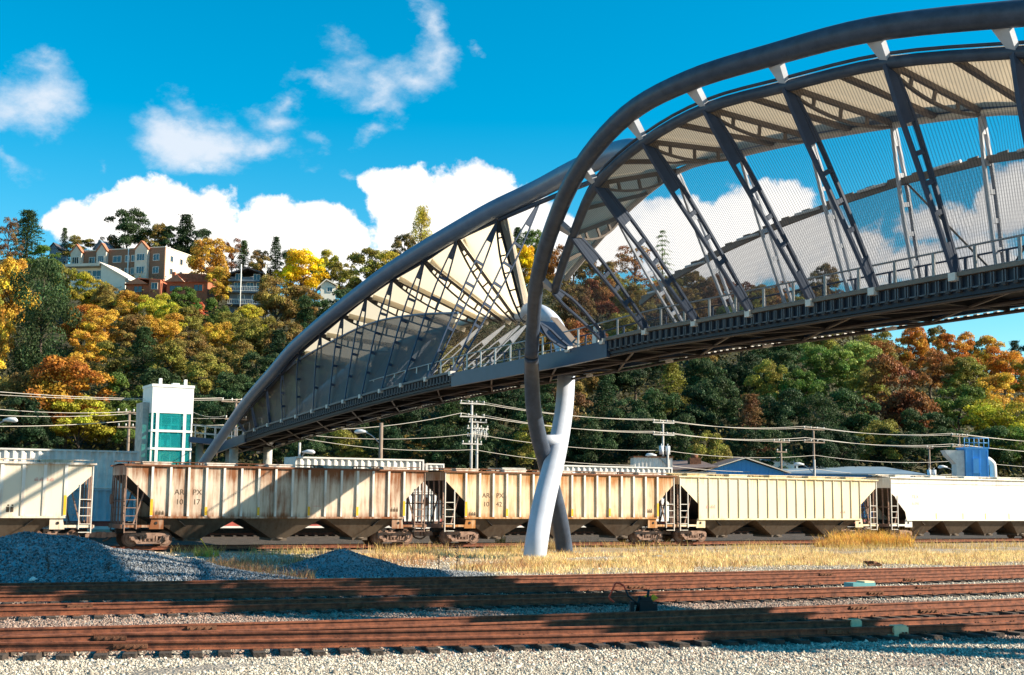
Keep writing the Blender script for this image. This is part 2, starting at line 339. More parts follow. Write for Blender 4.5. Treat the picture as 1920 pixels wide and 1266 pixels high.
# ------------------------------------------------------------------ mesh helpers
def V3(p): return np.array([float(p[0]), float(p[1]), float(p[2])])
def unit(v): return v / (np.linalg.norm(v) + 1e-12)
class MB:
    def __init__(s): s.v = []; s.f = []; s.m = []; s.uv = {}; s.sm = set()
    def add(s, vs, fs, mi=0, smooth=False):
        o = len(s.v); s.v += [tuple(map(float, p)) for p in vs]
        for f in fs:
            if smooth: s.sm.add(len(s.f))
            s.f.append([i + o for i in f]); s.m.append(mi)
        return s
    def box(s, c, size, mi=0, ax=None):
        c = V3(c); h = [q / 2 for q in size]
        A = ax if ax is not None else (np.array([1., 0, 0]), np.array([0, 1., 0]), np.array([0, 0, 1.]))
        vs = [c + A[0] * h[0] * i + A[1] * h[1] * j + A[2] * h[2] * k for k in (-1, 1) for j in (-1, 1) for i in (-1, 1)]
        return s.add(vs, [(0, 2, 3, 1), (4, 5, 7, 6), (0, 1, 5, 4), (2, 6, 7, 3), (0, 4, 6, 2), (1, 3, 7, 5)], mi)
    def b2(s, a, b, mi=0):
        a = V3(a); b = V3(b); return s.box((a + b) / 2, np.abs(b - a), mi)
    def bar(s, p, q, w, h, up=(0, 0, 1), mi=0):
        p = V3(p); q = V3(q); d = q - p; Ln = np.linalg.norm(d); d = d / Ln
        sd = np.cross(d, V3(up))
        if np.linalg.norm(sd) < 1e-4: sd = np.cross(d, np.array([1., 0, 0]))
        sd = unit(sd); u2 = np.cross(sd, d)
        return s.box((p + q) / 2, (Ln, w, h), mi, (d, sd, u2))
    def tube(s, pts, r, seg=10, mi=0, cap=True, smooth=True):
        P = [V3(p) for p in pts]; n = len(P); rr = r if hasattr(r, '__len__') else [r] * n
        T = [unit(P[min(i + 1, n - 1)] - P[max(i - 1, 0)]) for i in range(n)]
        a = np.cross(T[0], np.array([0, 0, 1.]));
        if np.linalg.norm(a) < 1e-3: a = np.cross(T[0], np.array([1., 0, 0]))
        a = unit(a); vs = []
        for i in range(n):
            a = unit(a - T[i] * (a @ T[i])); b = np.cross(T[i], a)
            for k in range(seg):
                t = 2 * math.pi * k / seg; vs.append(P[i] + (a * math.cos(t) + b * math.sin(t)) * rr[i])
        fs = [(i * seg + k, i * seg + (k + 1) % seg, (i + 1) * seg + (k + 1) % seg, (i + 1) * seg + k) for i in range(n - 1) for k in range(seg)]
        s.add(vs, fs, mi, smooth)
        if cap:
            o = len(s.v) - n * seg
            s.f.append([o + k for k in range(seg)][::-1]); s.m.append(mi)
            s.f.append([o + (n - 1) * seg + k for k in range(seg)]); s.m.append(mi)
        return s
    def prism(s, poly, d, mi=0):
        """polygon (list of points) extruded by vector d, centred"""
        d = V3(d); n = len(poly); P = [V3(p) for p in poly]
        vs = [p - d / 2 for p in P] + [p + d / 2 for p in P]
        return s.add(vs, [tuple(range(n))[::-1], tuple(range(n, 2 * n))] + [(i, (i + 1) % n, n + (i + 1) % n, n + i) for i in range(n)], mi)
    def quad_uv(s, q, uvs, mi=0):
        s.uv[len(s.f)] = uvs; return s.add(q, [(0, 1, 2, 3)], mi)
    def build(s, name, mats, parent=None, org=None):
        me = bpy.data.meshes.new(name)
        v = s.v if org is None else [(p[0] - org[0], p[1] - org[1], p[2] - org[2]) for p in s.v]
        me.from_pydata(v, [], s.f)
        for q in (mats if isinstance(mats, (list, tuple)) else [mats]): me.materials.append(M[q] if isinstance(q, str) else q)
        me.polygons.foreach_set('material_index', s.m)
        if s.sm: me.polygons.foreach_set('use_smooth', [i in s.sm for i in range(len(s.f))])
        if s.uv:
            ul = me.uv_layers.new(name='UVMap')
            for fi, uvs in s.uv.items():
                for k, li in enumerate(me.polygons[fi].loop_indices): ul.data[li].uv = uvs[k]
        me.update()
        o = bpy.data.objects.new(name, me); COL.objects.link(o)
        if parent is not None: o.parent = parent
        return o
def tag(o, label=None, cat=None, group=None, kind=None):
    for k, v in (('label', label), ('category', cat), ('group', group), ('kind', kind)):
        if v: o[k] = v
    return o
def thing(name, loc, label, cat, group=None, rz=0.0):
    o = bpy.data.objects.new(name, None); COL.objects.link(o); o.location = tuple(map(float, loc)); o.rotation_euler = (0, 0, rz)
    o.empty_display_size = .5
    return tag(o, label, cat, group)
def link_copy(o, parent=None):
    c = o.copy(); COL.objects.link(c)
    if parent is not None: c.parent = parent
    return c
def copy_tree(o, parent=None):
    c = link_copy(o, parent)
    for ch in list(o.children): copy_tree(ch, c)
    return c
def npmesh(name, verts, faces, mats, parent=None, mi=None, smooth=False):
    me = bpy.data.meshes.new(name); nf, k = faces.shape
    me.vertices.add(len(verts)); me.vertices.foreach_set('co', verts.astype(np.float32).ravel())
    me.loops.add(nf * k); me.loops.foreach_set('vertex_index', faces.astype(np.int32).ravel())
    me.polygons.add(nf); me.polygons.foreach_set('loop_start', np.arange(0, nf * k, k, dtype=np.int32))
    for q in (mats if isinstance(mats, (list, tuple)) else [mats]): me.materials.append(M[q] if isinstance(q, str) else q)
    if mi is not None: me.polygons.foreach_set('material_index', mi.astype(np.int32))
    me.update(calc_edges=True); me.validate()
    o = bpy.data.objects.new(name, me); COL.objects.link(o)
    if parent is not None: o.parent = parent
    return o
def catmull(P, k=6):
    P = [np.asarray(p, float) for p in P]; out = []
    for i in range(len(P) - 1):
        p0, p1, p2, p3 = P[max(i - 1, 0)], P[i], P[i + 1], P[min(i + 2, len(P) - 1)]
        for j in range(k):
            t = j / k
            out.append(.5 * ((2 * p1) + (-p0 + p2) * t + (2 * p0 - 5 * p1 + 4 * p2 - p3) * t * t + (-p0 + 3 * p1 - 3 * p2 + p3) * t ** 3))
    out.append(P[-1]); return out

# ------------------------------------------------------------------ ground
g = MB()
xs = [-900, -300, -120, -60, -30, 0, 30, 60, 120, 300, 900]; ys = [-200, -60, -10, 10, 20, 40, 60, 80, 100, 130, 160, 220, 400, 1000, 4000]
g.add([(x, y, 0) for y in ys for x in xs], [(j * len(xs) + i, j * len(xs) + i + 1, (j + 1) * len(xs) + i + 1, (j + 1) * len(xs) + i) for j in range(len(ys) - 1) for i in range(len(xs) - 1)])
tag(g.build('ground', 'ground'), kind='structure')

RIDGE = [(-400, 470), (0, 480), (110, 492), (250, 500), (400, 520), (480, 545), (600, 560), (700, 545), (800, 510), (900, 520), (1000, 530), (1200, 535), (1400, 555), (1550, 575), (1700, 665), (1850, 700), (1950, 715), (2500, 730)]
Y0, Y1 = 162.0, 345.0
def hill(X, Y):
    px = 960 + FPX * X / max(Y, 1); yr = np.interp(px, [a for a, b in RIDGE], [b for a, b in RIDGE])
    zr = 3 + (935 + .01 * (px - 960) - yr) / FPX * Y1
    t = min(max((Y - Y0) / (Y1 - Y0), 0), 1.0)
    return zr * (t ** .92) - .3
def hill_at(x, y):
    d = ray(x, y)
    for Y in np.arange(Y0, Y1, 1.5):
        P = CAM + d * (Y / d[1])
        if P[2] <= hill(P[0], P[1]): return P
    return CAM + d * (Y1 / d[1])
nx, ny = 120, 44; vs = []; fs = []
for j in range(ny + 1):
    for i in range(nx + 1):
        Y = 158 + (Y1 + 120 - 158) * j / ny; px = -500 + 2900 * i / nx; X = (px - 960) / FPX * Y
        vs.append((X, Y, hill(X, Y) + .8 * math.sin(X * .13 + Y * .07) * min(1, j / 6)))
fs = [(j * (nx + 1) + i, j * (nx + 1) + i + 1, (j + 1) * (nx + 1) + i + 1, (j + 1) * (nx + 1) + i) for j in range(ny) for i in range(nx)]
hb = MB(); hb.add(vs, fs, 0, True); tag(hb.build('hillside', 'dirt'), kind='structure')

# ------------------------------------------------------------------ loose stones
def stones(name, pts, sizes, matn, seed=1, parent=None):
    """one mesh of irregular little stones (8 corners each) at pts"""
    rs = np.random.RandomState(seed); n = len(pts)
    base = np.array([(0, 0, 1), (1, 0, 0.1), (0.1, 1, 0), (-1, 0, 0), (0, -1, 0.1), (0, 0, -1.)])
    F = np.array([(0, 1, 2), (0, 2, 3), (0, 3, 4), (0, 4, 1), (5, 2, 1), (5, 3, 2), (5, 4, 3), (5, 1, 4)])
    j = base[None] * rs.uniform(.65, 1.2, (n, 6, 1)) * rs.uniform(.6, 1.25, (n, 1, 3)) + rs.uniform(-.25, .25, (n, 6, 3))
    a = rs.uniform(0, 6.28, n); b = rs.uniform(-.7, .7, n)
    ca, sa, cb, sb = np.cos(a), np.sin(a), np.cos(b), np.sin(b)
    x, y, z = j[..., 0], j[..., 1], j[..., 2]
    y2 = y * cb[:, None] - z * sb[:, None]; z2 = y * sb[:, None] + z * cb[:, None]
    x3 = x * ca[:, None] - y2 * sa[:, None]; y3 = x * sa[:, None] + y2 * ca[:, None]
    v = np.stack([x3, y3, z2], -1) * np.asarray(sizes)[:, None, None] + np.asarray(pts)[:, None, :]
    f = F[None] + (np.arange(n) * 6)[:, None, None]
    return npmesh(name, v.reshape(-1, 3), f.reshape(-1, 3), matn, parent)
rs = np.random.RandomState(3)
def noise2(x, y): return (np.sin(x * .9 + 1.3 * np.sin(y * .7)) + np.sin(y * 1.1 + 1.7 * np.sin(x * .5 + 2)) + np.sin(x * .31 - y * .43)) / 3
def scatter(n, ya, yb, xa, xb, dens=None, z=0.0):
    """points even in the picture's ground wedge between two depths, so near stones are dense enough"""
    Y = ya + (yb - ya) * rs.rand(n); px = xa + (xb - xa) * rs.rand(n); X = (px - 960) / FPX * Y
    return np.stack([X, Y, np.full(n, z)], -1)
P = scatter(135000, 19.5, 29, -120, 2040); P = P[noise2(P[:, 0] * 1.7, P[:, 1] * 1.7) + .5 * rs.rand(len(P)) > -.38]
_c = np.polyfit([-9.8, .1, 12.0], [24.55, 26.85, 31.1], 2); _d = np.polyval(_c, P[:, 0]) - P[:, 1]; P = P[~((_d > -1.4) & (_d < .62) & (rs.rand(len(P)) < .86))]
tag(stones('gravel', P, np.clip(rs.lognormal(-3.95, .42, len(P)), .010, .075), 'st_grey', 1), kind='stuff')
P = scatter(16000, 24.5, 31, -120, 2040)
tag(stones('stained_gravel', P, np.clip(rs.lognormal(-3.8, .4, len(P)), .010, .07), 'st_red', 8), kind='stuff')
P = scatter(52000, 29, 41, -120, 2040)
tag(stones('ballast', P, rs.uniform(.018, .05, len(P)), 'st_red', 2), kind='stuff')
P = scatter(42000, 41, 70, -120, 2040)
tag(stones('crushed_stone', P, rs.uniform(.025, .06, len(P)), 'st_grey', 3), kind='stuff')

def pile(name, cones, label, seed, nst, smin, smax, extent):
    """heap of crushed stone: smooth lumpy body covered with real stones"""
    rp = np.random.RandomState(seed); ph = rp.uniform(0, 6, 8)
    def h(X, Y):
        z = np.zeros_like(X)
        for (cx, cy, rx, ry, H) in cones:
            d = np.sqrt(((X - cx) / rx) ** 2 + ((Y - cy) / ry) ** 2); q = np.clip(1.06 - d, 0, None); z = np.maximum(z, H * q / (1 + .12 * np.exp(-d * 6)))
        wob = .07 * np.sin(X * 1.3 + ph[0]) * np.cos(Y * 1.1 + ph[1]) + .05 * np.sin(X * 2.7 + Y * 1.9 + ph[2])
        return z + wob * np.clip(z, 0, 1)
    x0, x1, y0, y1 = extent; n1, n2 = 110, 60
    gx, gy = np.meshgrid(np.linspace(x0, x1, n1), np.linspace(y0, y1, n2)); gz = h(gx, gy) - .03
    v = np.stack([gx, gy, gz], -1).reshape(-1, 3)
    idx = np.arange(n1 * n2).reshape(n2, n1); f = np.stack([idx[:-1, :-1], idx[:-1, 1:], idx[1:, 1:], idx[1:, :-1]], -1).reshape(-1, 4)
    keep = gz.reshape(-1)[f].max(1) > -.01; f = f[keep]
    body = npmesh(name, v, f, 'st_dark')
    q = np.stack([x0 + (x1 - x0) * rp.rand(nst), y0 + (y1 - y0) * rp.rand(nst)], -1); hz = h(q[:, 0], q[:, 1]); k = hz > .02
    pts = np.stack([q[k, 0], q[k, 1], hz[k]], -1)
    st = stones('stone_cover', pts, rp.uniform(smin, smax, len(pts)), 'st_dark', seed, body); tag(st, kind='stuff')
    return tag(body, label, 'gravel pile')
pile('gravel_pile', [(-17.9, 49, 8.6, 4.2, 1.62), (-24, 49, 8, 4.5, 1.35), (-14.5, 47.5, 7, 3.2, .85)], 'large grey heap of crushed stone beside the rails at the left', 5, 52000, .025, .062, (-34, -6, 43.6, 55))
pile('gravel_pile', [(-6.8, 54.5, 2.7, 2.6, .86), (-5.2, 52, 4.6, 2.4, .35)], 'small dark heap of crushed stone in front of the rusty hopper car', 6, 16000, .022, .05, (-12, 1, 48, 58))
P = at(60, 1092, 44.5)
tag(stones('boulder', [(P[0], P[1], .12)], [.22], 'white', 9), 'single pale rock at the foot of the large gravel pile', 'rock')

# ------------------------------------------------------------------ railway tracks
RH = .17
PROF = [(-.075, 0), (.075, 0), (.075, .014), (.014, .036), (.012, .122), (.036, .132), (.036, .165), (.028, .172), (-.028, .172), (-.036, .165), (-.036, .132), (-.012, .122), (-.014, .036), (-.075, .014)]
def rail_mesh(pts, z0):
    b = MB(); n = len(pts); k = len(PROF); vs = []
    for i in range(n):
        t = unit(pts[min(i + 1, n - 1)] - pts[max(i - 1, 0)]); s = np.array([t[1], -t[0]])
        for (a, z) in PROF: q = pts[i] + s * a; vs.append((q[0], q[1], z0 + z))
    fs = []; 
    for i in range(n - 1):
        for j in range(k):
            fs.append((i * k + j, (i + 1) * k + j, (i + 1) * k + (j + 1) % k, i * k + (j + 1) % k))
    b.add(vs, fs, 0)
    return b
def track(far, label, z0=.065, ties=True, joints=(), gauge=1.51, ext=(-45, 55), tie_rng=(-13, 22), extra=None, tie_px=(-60, 1980)):
    """far: three ground points of the far rail; parabola through them, near rail one gauge towards the camera"""
    P = np.array(far); c = np.polyfit(P[:, 0], P[:, 1], 2)
    def yy(x):
        x0, x1 = P[0, 0] - 3, P[2, 0] + 3; xx = np.clip(x, x0, x1); s = 2 * c[0] * xx + c[1]
        return np.polyval(c, xx) + (x - xx) * s
    X = np.concatenate([np.linspace(ext[0], -16, 12), np.linspace(-15, 25, 42), np.linspace(26, ext[1], 12)])
    A = [np.array([x, yy(x)]) for x in X]
    Bn = []
    for i, p in enumerate(A):
        t = unit(A[min(i + 1, len(A) - 1)] - A[max(i - 1, 0)]); Bn.append(p + np.array([t[1], -t[0]]) * gauge)
    org = (A[30][0], A[30][1], 0)
    root = thing('railway_track', org, label, 'railway track')
    rail_mesh(A, z0).build('rail', 'rail', root, org); rail_mesh(Bn, z0).build('rail', 'rail', root, org)
    if ties:
        proto = None; x = tie_rng[0]; cnt = 0
        while x < tie_rng[1] and cnt < 98:
            p = np.array([x, yy(x)]); t = unit(np.array([1, (yy(x + .5) - yy(x - .5))])); s = np.array([t[1], -t[0]])
            cpt = p + s * gauge / 2; pxx = proj((cpt[0], cpt[1], 0))[0]
            if tie_px[0] < pxx < tie_px[1]:
                if proto is None:
                    tb = MB(); tb.box((0, 0, 0), (.23, 2.6, .18))
                    for sy in (-.755, .755):
                        tb.box((0, sy, .095), (.19, .36, .014), 1)
                        for dx, dy in ((-.05, .10), (.05, .10), (-.04, -.10), (.05, -.10)): tb.box((dx, sy + dy, .115), (.03, .045, .04), 1)
                    o = proto = tb.build('tie', ['tie', 'rust'], root)
                else: o = link_copy(proto, root)
                w = rnd.uniform(-.12, .12)
                o.location = (cpt[0] - org[0] + s[0] * w, cpt[1] - org[1] + s[1] * w, z0 - .093 + rnd.uniform(-.012, .006))
                o.rotation_euler = (0, rnd.uniform(-.02, .02), math.atan2(t[1], t[0]) + rnd.uniform(-.05, .05)); cnt += 1
            x += .56 / math.sqrt(1 + ((yy(x + .5) - yy(x - .5))) ** 2)
    for (side, jx) in joints:
        ln = A if side == 0 else Bn
        i = int(np.argmin([abs(p[0] - jx) for p in ln])); t = unit(ln[i + 1] - ln[i]); s = np.array([t[1], -t[0]])
        fr = (jx - ln[i][0]) / max(1e-6, (ln[i + 1] - ln[i])[0]); p = ln[i] + (ln[i + 1] - ln[i]) * fr
        jb = MB(); T = np.array([t[0], t[1], 0]); S = np.array([s[0], s[1], 0]); c0 = np.array([p[0], p[1], z0 + .082]) + S * .036
        jb.box(c0, (.62, .05, .085), 0, (T, S, np.array([0, 0, 1.])))
        for q in (-.24, -.09, .07, .22): jb.tube([c0 + T * q + S * .02, c0 + T * q + S * .065], .020, 6, 0)
        jb.build('joint_bar', 'rust', root, org)
    return A, Bn, root, org
T4 = track([(-15.7, 41.3), (.1, 48.0), (22.1, 59.5)], 'rusty track farthest back of the four before the dry grass', joints=((1, -.5), (1, 12.5)), tie_rng=(-20, 26))
T3 = track([(-14.4, 37.7), (.1, 43.6), (20.4, 54.8)], 'rusty track third back from the camera beside the farthest one', joints=((1, -8.2), (1, 4.2), (1, 15)), tie_rng=(-20, 25))
T2 = track([(-12.8, 33.4), (.1, 38.6), (17.3, 46.5)], 'rusty track with the hand switch lever standing beside it', joints=((0, -11), (1, -4), (1, 11.6), (0, 14)), tie_rng=(-18, 22))
T1a = track([(-10.4, 27.2), (.1, 31.4), (14.3, 38.4)], 'rusty diverging track merging with the nearest one at the left', joints=((0, -6.6), (0, 9.4), (1, 11)), ties=True, tie_rng=(0, 20), z0=.10)
T1b = track([(-9.8, 26.1), (.1, 28.4), (12.0, 32.7)], 'rusty track nearest the pale foreground gravel with bolted joint bars', joints=((0, -7.9), (1, -7.1), (0, 3.6), (1, 7.2)), tie_rng=(-14, 18), z0=.10)
GY = [(-30., 15.), (-9.8, 26.1), (.1, 28.4), (12.0, 32.7)]
# small ironwork and blocks lying by the rails
def ground_px(x, y, z=0.0):
    d = ray(x, y); return CAM + d * ((z - CZ) / d[2])
q = ground_px(1612, 1101, .1); b = MB(); b.box((0, 0, 0), (.95, .5, .26)); b.box((.25, 0, .15), (.42, .44, .06), 1)
o = b.build('junction_box', ['teal', 'pale']); o.location = (q[0], q[1], .13); o.rotation_euler = (0, 0, .42); tag(o, 'teal and cream metal box lying between the second and third tracks', 'metal box')
for (x, y, w, lb) in ((1602, 1180, .20, 'smaller pale block set between the nearest rails'), (1684, 1192, .26, 'larger pale block set against the nearest rail')):
    q = ground_px(x, y, .05); b = MB(); b.box((0, 0, 0), (w * 1.4, w, .26)); b.box((0, 0, .14), (w * 1.2, w * .8, .05))
    o = b.build('concrete_block', 'pale'); o.location = (q[0], q[1], .12); o.rotation_euler = (0, 0, .3); tag(o, lb, 'concrete block', 'pale blocks by the nearest rails')
for (x, y, s, lb) in ((1250, 1052, .5, 'broken slab of old concrete on the gravel right of the bridge pillar'), (1640, 1062, .45, 'rusty scrap lying on gravel under the tall grass clump'), (1420, 1022, .6, 'dark timber scrap at the edge of the dry grass before the cream hopper car')):
    q = ground_px(x, y); b = MB()
    for k in range(6):
        b.box((rnd.uniform(-s, s), rnd.uniform(-.2, .2), .06 + .03 * k), (rnd.uniform(.3, .7), rnd.uniform(.15, .4), rnd.uniform(.05, .12)), 0, (np.array([math.cos(k), math.sin(k), .1]), np.array([-math.sin(k), math.cos(k), 0]), np.array([0, 0, 1.])))
    o = b.build('scrap_heap', 'conc' if x == 1250 else 'tie' if x == 1420 else 'rust'); o.location = (q[0], q[1], 0); tag(o, lb, 'scrap')

# hand switch stand with bent red lever
q = ground_px(1205, 1155, 0.0); YS = q[1]
root = thing('switch_stand', (q[0], q[1], 0), 'black hand switch stand with bent red lever and yellow target', 'switch stand')
def sp(x, y, dy=0.0): return at(x, y, YS + dy) - q
b = MB(); b.box((0, .0, .05), (.75, 1.1, .10)); b.box((.08, 0, .25), (.34, .34, .32)); b.box((.08, 0, .44), (.24, .24, .1)); b.box((-.28, 0, .22), (.1, .3, .3))
b.tube([(.12, 0, .4), (.16, 0, .68)], .035, 8); b.box((.3, 0, .2), (.14, .26, .26)); b.tube([(-.3, 0, .3), (.1, 0, .36)], .03, 8); b.tube([(-.15, 0, .1), (-.05, .02, .5)], .05, 8)
b.build('base', 'black2', root)
b = MB(); b.tube([sp(1205, 1140), sp(1190, 1128), sp(1178, 1117), sp(1173, 1106)], .026, 8); b.build('lever_shank', 'black2', root)
b = MB(); b.tube(catmull([sp(1173, 1106), sp(1169, 1098), sp(1160, 1094), sp(1154, 1094), sp(1150, 1103), sp(1145, 1113), sp(1142, 1120), sp(1146, 1125), sp(1152, 1129)], 4), .024, 8); b.build('lever_handle', 'red', root)
for (x, s) in ((1214, 1), (1225, -1)):
    c = sp(x, 1121); b = MB()
    b.prism([c + V3((-.13 * s, 0, 0)), c + V3((.02 * s, 0, -.10)), c + V3((.05 * s, 0, -.02)), c + V3((.05 * s, 0, .06)), c + V3((.0 * s, 0, .10))], (0, .02, 0)); b.build('target_plate', 'yellow', root)

# ------------------------------------------------------------------ dry grass
def blades(name, pts, hmin, hmax, w, color, lean=.35, seed=1, kind='stuff', per=1):
    rg = np.random.RandomState(seed); n = len(pts); h = rg.uniform(hmin, hmax, n) * rg.uniform(.6, 1.15, n); a = rg.uniform(0, 6.28, n)
    d = np.stack([np.cos(a), np.sin(a), np.zeros(n)], -1) * (w * rg.uniform(.6, 1.3, n))[:, None]
    l = rg.normal(0, lean, (n, 2)); top = np.stack([l[:, 0] * h, l[:, 1] * h, h], -1); mid = np.stack([l[:, 0] * h * .3, l[:, 1] * h * .3, h * .55], -1)
    P = np.asarray(pts); v = np.stack([P - d, P + d, P + mid + d * .7, P + mid - d * .7, P + top], 1)
    o5 = (np.arange(n) * 5)[:, None, None]
    f = (np.array([(0, 1, 2, 3)])[None] + o5).reshape(-1, 4); f2 = (np.array([(3, 2, 4, 4)])[None] + o5).reshape(-1, 4)
    # triangle tip as separate tri mesh faces: use from_pydata-free path
    me = bpy.data.meshes.new(name); me.vertices.add(n * 5); me.vertices.foreach_set('co', v.reshape(-1).astype(np.float32))
    li = np.concatenate([f.reshape(-1), f2[:, :3].reshape(-1)]); me.loops.add(len(li)); me.loops.foreach_set('vertex_index', li.astype(np.int32))
    st = np.concatenate([np.arange(n) * 4, n * 4 + np.arange(n) * 3]); me.polygons.add(2 * n); me.polygons.foreach_set('loop_start', st.astype(np.int32))
    me.materials.append(M['grass']); me.update(calc_edges=True)
    o = bpy.data.objects.new(name, me); COL.objects.link(o); o.color = (*color, 1)
    if kind: tag(o, kind=kind)
    return o
def grass_pts(n, boxes, thr=-.2):
    out = []
    for (xa, xb, ya, yb, wt) in boxes:
        k = int(n * wt); px = xa + (xb - xa) * rs.rand(k); py = ya + (yb - ya) * (rs.rand(k) + rs.rand(k)) / 2
        Y = 3.0 * FPX / (py - (935 + .01 * (px - 960))); X = (px - 960) / FPX * Y; kk = noise2(X, Y) > thr + .5 * rs.rand(k) - .25
        out.append(np.stack([X[kk], Y[kk], np.zeros(kk.sum())], -1))
    return np.concatenate(out)
P = grass_pts(120000, [(960, 2000, 1036, 1062, .55), (1300, 2000, 1032, 1050, .25), (850, 1300, 1040, 1075, .16), (650, 960, 1036, 1048, .06)], -.02)
blades('dry_grass', P, .10, .34, .016, (.80, .60, .30), seed=11)
P = grass_pts(26000, [(960, 2000, 1030, 1066, .7), (850, 1300, 1038, 1074, .3)], .32)
blades('russet_grass', P, .16, .46, .014, (.52, .30, .10), seed=14)
P = grass_pts(15000, [(400, 600, 1050, 1088, .6), (560, 900, 1040, 1062, .25), (850, 1000, 1050, 1072, .2)], .05)
blades('brown_weeds', P, .12, .5, .013, (.46, .25, .12), seed=12)
P = grass_pts(16000, [(640, 980, 1028, 1042, .4), (330, 640, 1030, 1044, .12), (960, 2000, 1018, 1034, .5)], .05)
blades('trackside_grass', P, .15, .6, .014, (.58, .40, .15), seed=13)
def clump(x, y, rx, ry, n, h0, h1, colr, label, nm, seed, w=.016, lean=.28):
    q = ground_px(x, y); rg = np.random.RandomState(seed)
    a = np.clip(rg.normal(0, 1, (n, 2)), -1.5, 1.5) * np.array([rx, ry]); pts = np.stack([a[:, 0], a[:, 1], np.zeros(n)], -1)
    o = blades(nm, pts, h0, h1, w, colr, lean, seed, None); o.location = (q[0], q[1], 0)
    return tag(o, label, 'grass clump')
clump(1632, 1024, 1.7, .8, 2600, .6, 1.25, (.70, .42, .10), 'tall golden grass clump in front of the gap between cream and white hopper cars', 'grass_clump', 21)
clump(1570, 1026, .9, .5, 700, .4, .9, (.62, .36, .10), 'lower russet grass clump left of the tall golden one', 'grass_clump', 22)
clump(1042, 1030, .5, .3, 260, .3, .75, (.50, .36, .17), 'wispy straw grass tuft between the two pillar feet', 'grass_clump', 23)
clump(388, 1044, .35, .3, 220, .25, .6, (.45, .38, .08), 'green and yellow weed tuft right of the large gravel pile', 'grass_clump', 24)
clump(938, 1020, .2, .2, 90, .4, 1.0, (.55, .30, .08), 'rusty seed stalk before the amber hopper car', 'grass_clump', 25)
for (x, y, h, lb) in ((88, 1078, .95, 'thin dark stalk leftmost on the large gravel pile'), (203, 1082, .7, 'thin dark stalk at the middle of the large gravel pile front'), (822, 1070, .6, 'shorter dead stalk at the tip of the bridge shadow'), (856, 1070, 1.05, 'taller dead stalk at the tip of the bridge shadow')):
    q = ground_px(x, 1092 if x < 300 else y); b = MB()
    b.tube([(0, 0, 0), (.02, 0, h * .5), (-.02, 0, h)], [.02, .016, .008], 5)
    for k in range(14):
        z = h * (.35 + .62 * k / 14); a = rnd.uniform(0, 6.28); b.tube([(0, 0, z), (.09 * math.cos(a), .09 * math.sin(a), z + .06)], [.01, .018], 4)
    o = b.build('dead_stalk', 'bark'); o.location = (q[0], q[1], 0); tag(o, lb, 'plant')
q0 = ground_px(396, 1040); b = MB(); b.bar((0, 0, 0), at(376, 1010, q0[1]) - q0, .10, .03); o = b.build('leaning_stake', 'yellow'); o.location = (q0[0], q0[1], 0); tag(o, 'leaning yellow stake in the weeds before the rusty hopper car', 'stake')

# ------------------------------------------------------------------ footbridge: t along the deck, n across it, z up
BO = np.array([1.2, 73.0]); BU = np.array([.466, -.885]); BU /= np.linalg.norm(BU); BN = np.array([-BU[1], BU[0]])
BU3 = np.array([BU[0], BU[1], 0]); BN3 = np.array([BN[0], BN[1], 0])
BS = .92
def B(t, n, z): q = BO + BU * t + BN * n; return CAM + BS * (np.array([q[0], q[1], z]) - CAM)
def onN(x, y, n=0.0):
    d = ray(x, y); k = (BO @ BN + n) / (d[:2] @ BN); P = CAM + d * k; return (P[:2] - BO) @ BU, P[2]
def onT(x, y, t):
    d = ray(x, y); k = (BO @ BU + t) / (d[:2] @ BU); P = CAM + d * k; return (P[:2] - BO) @ BN, P[2]
def zd(t): return float(np.interp(t, [-75, -62, -55.7, -48.5, -40.7, -33, -26, -18, -10.5, 4, 11, 20, 31, 80], [7.4, 8.35, 8.8, 9.26, 9.63, 10.04, 10.38, 10.66, 10.83, 10.94, 11.1, 11.0, 10.92, 10.6]))
BR = thing('footbridge', B(0, 2, -.26), 'steel helix footbridge with twin arched tubes on crossed legs over the tracks', 'footbridge')
BORG = B(0, 2, -.26)
def bp(mb, name, mats): return mb.build(name, mats, BR, BORG)

LT = [-55.69, -52.42, -48.45, -44.55, -40.74, -36.76, -33.14, -29.62, -26.1, -22.28, -18.44, -14.35, -10.49]
LNP = [(445, 791), (471, 761), (500, 730.5), (528.6, 700.7), (561.5, 662), (601, 628), (642.5, 592.5), (687, 557), (736, 523), (795, 489), (858, 448), (934.5, 412.5), (1011, 380)]
LN = [onT(*p, t) for p, t in zip(LNP, LT)]
LCP = [(433, 795), (457, 761), (485, 727), (514, 695), (548, 655), (588, 619), (628, 586), (673, 551), (724, 513), (783, 475), (846, 438), (925, 394), (1005, 357)]
LC = [onT(*p, t) for p, t in zip(LCP, LT)]
RT = [4.16, 7.66, 11.56, 15.62, 19.57, 23.51, 27.08, 31.1, 35.0, 38.9, 42.8, 46.7, 50.6]
RNP = [(1040, 620), (1040, 545), (1075, 440), (1120, 345), (1210, 265), (1325, 203), (1475, 162), (1665, 118), (1905, 99)]
RN = [onT(*p, t) for p, t in zip(RNP, RT)] + [(.4, 17.0), (1.6, 15.8), (2.7, 13.9), (3.5, 12.0)]
RCP = [(1000, 610), (1008, 522), (1040, 415), (1090, 312), (1176, 215), (1290, 152), (1447, 103), (1632, 56), (1868, 29)]
RC = [onT(*p, t) for p, t in zip(RCP, RT)] + [(.0, 18.2), (1.3, 16.8), (2.5, 14.8), (3.4, 12.5)]

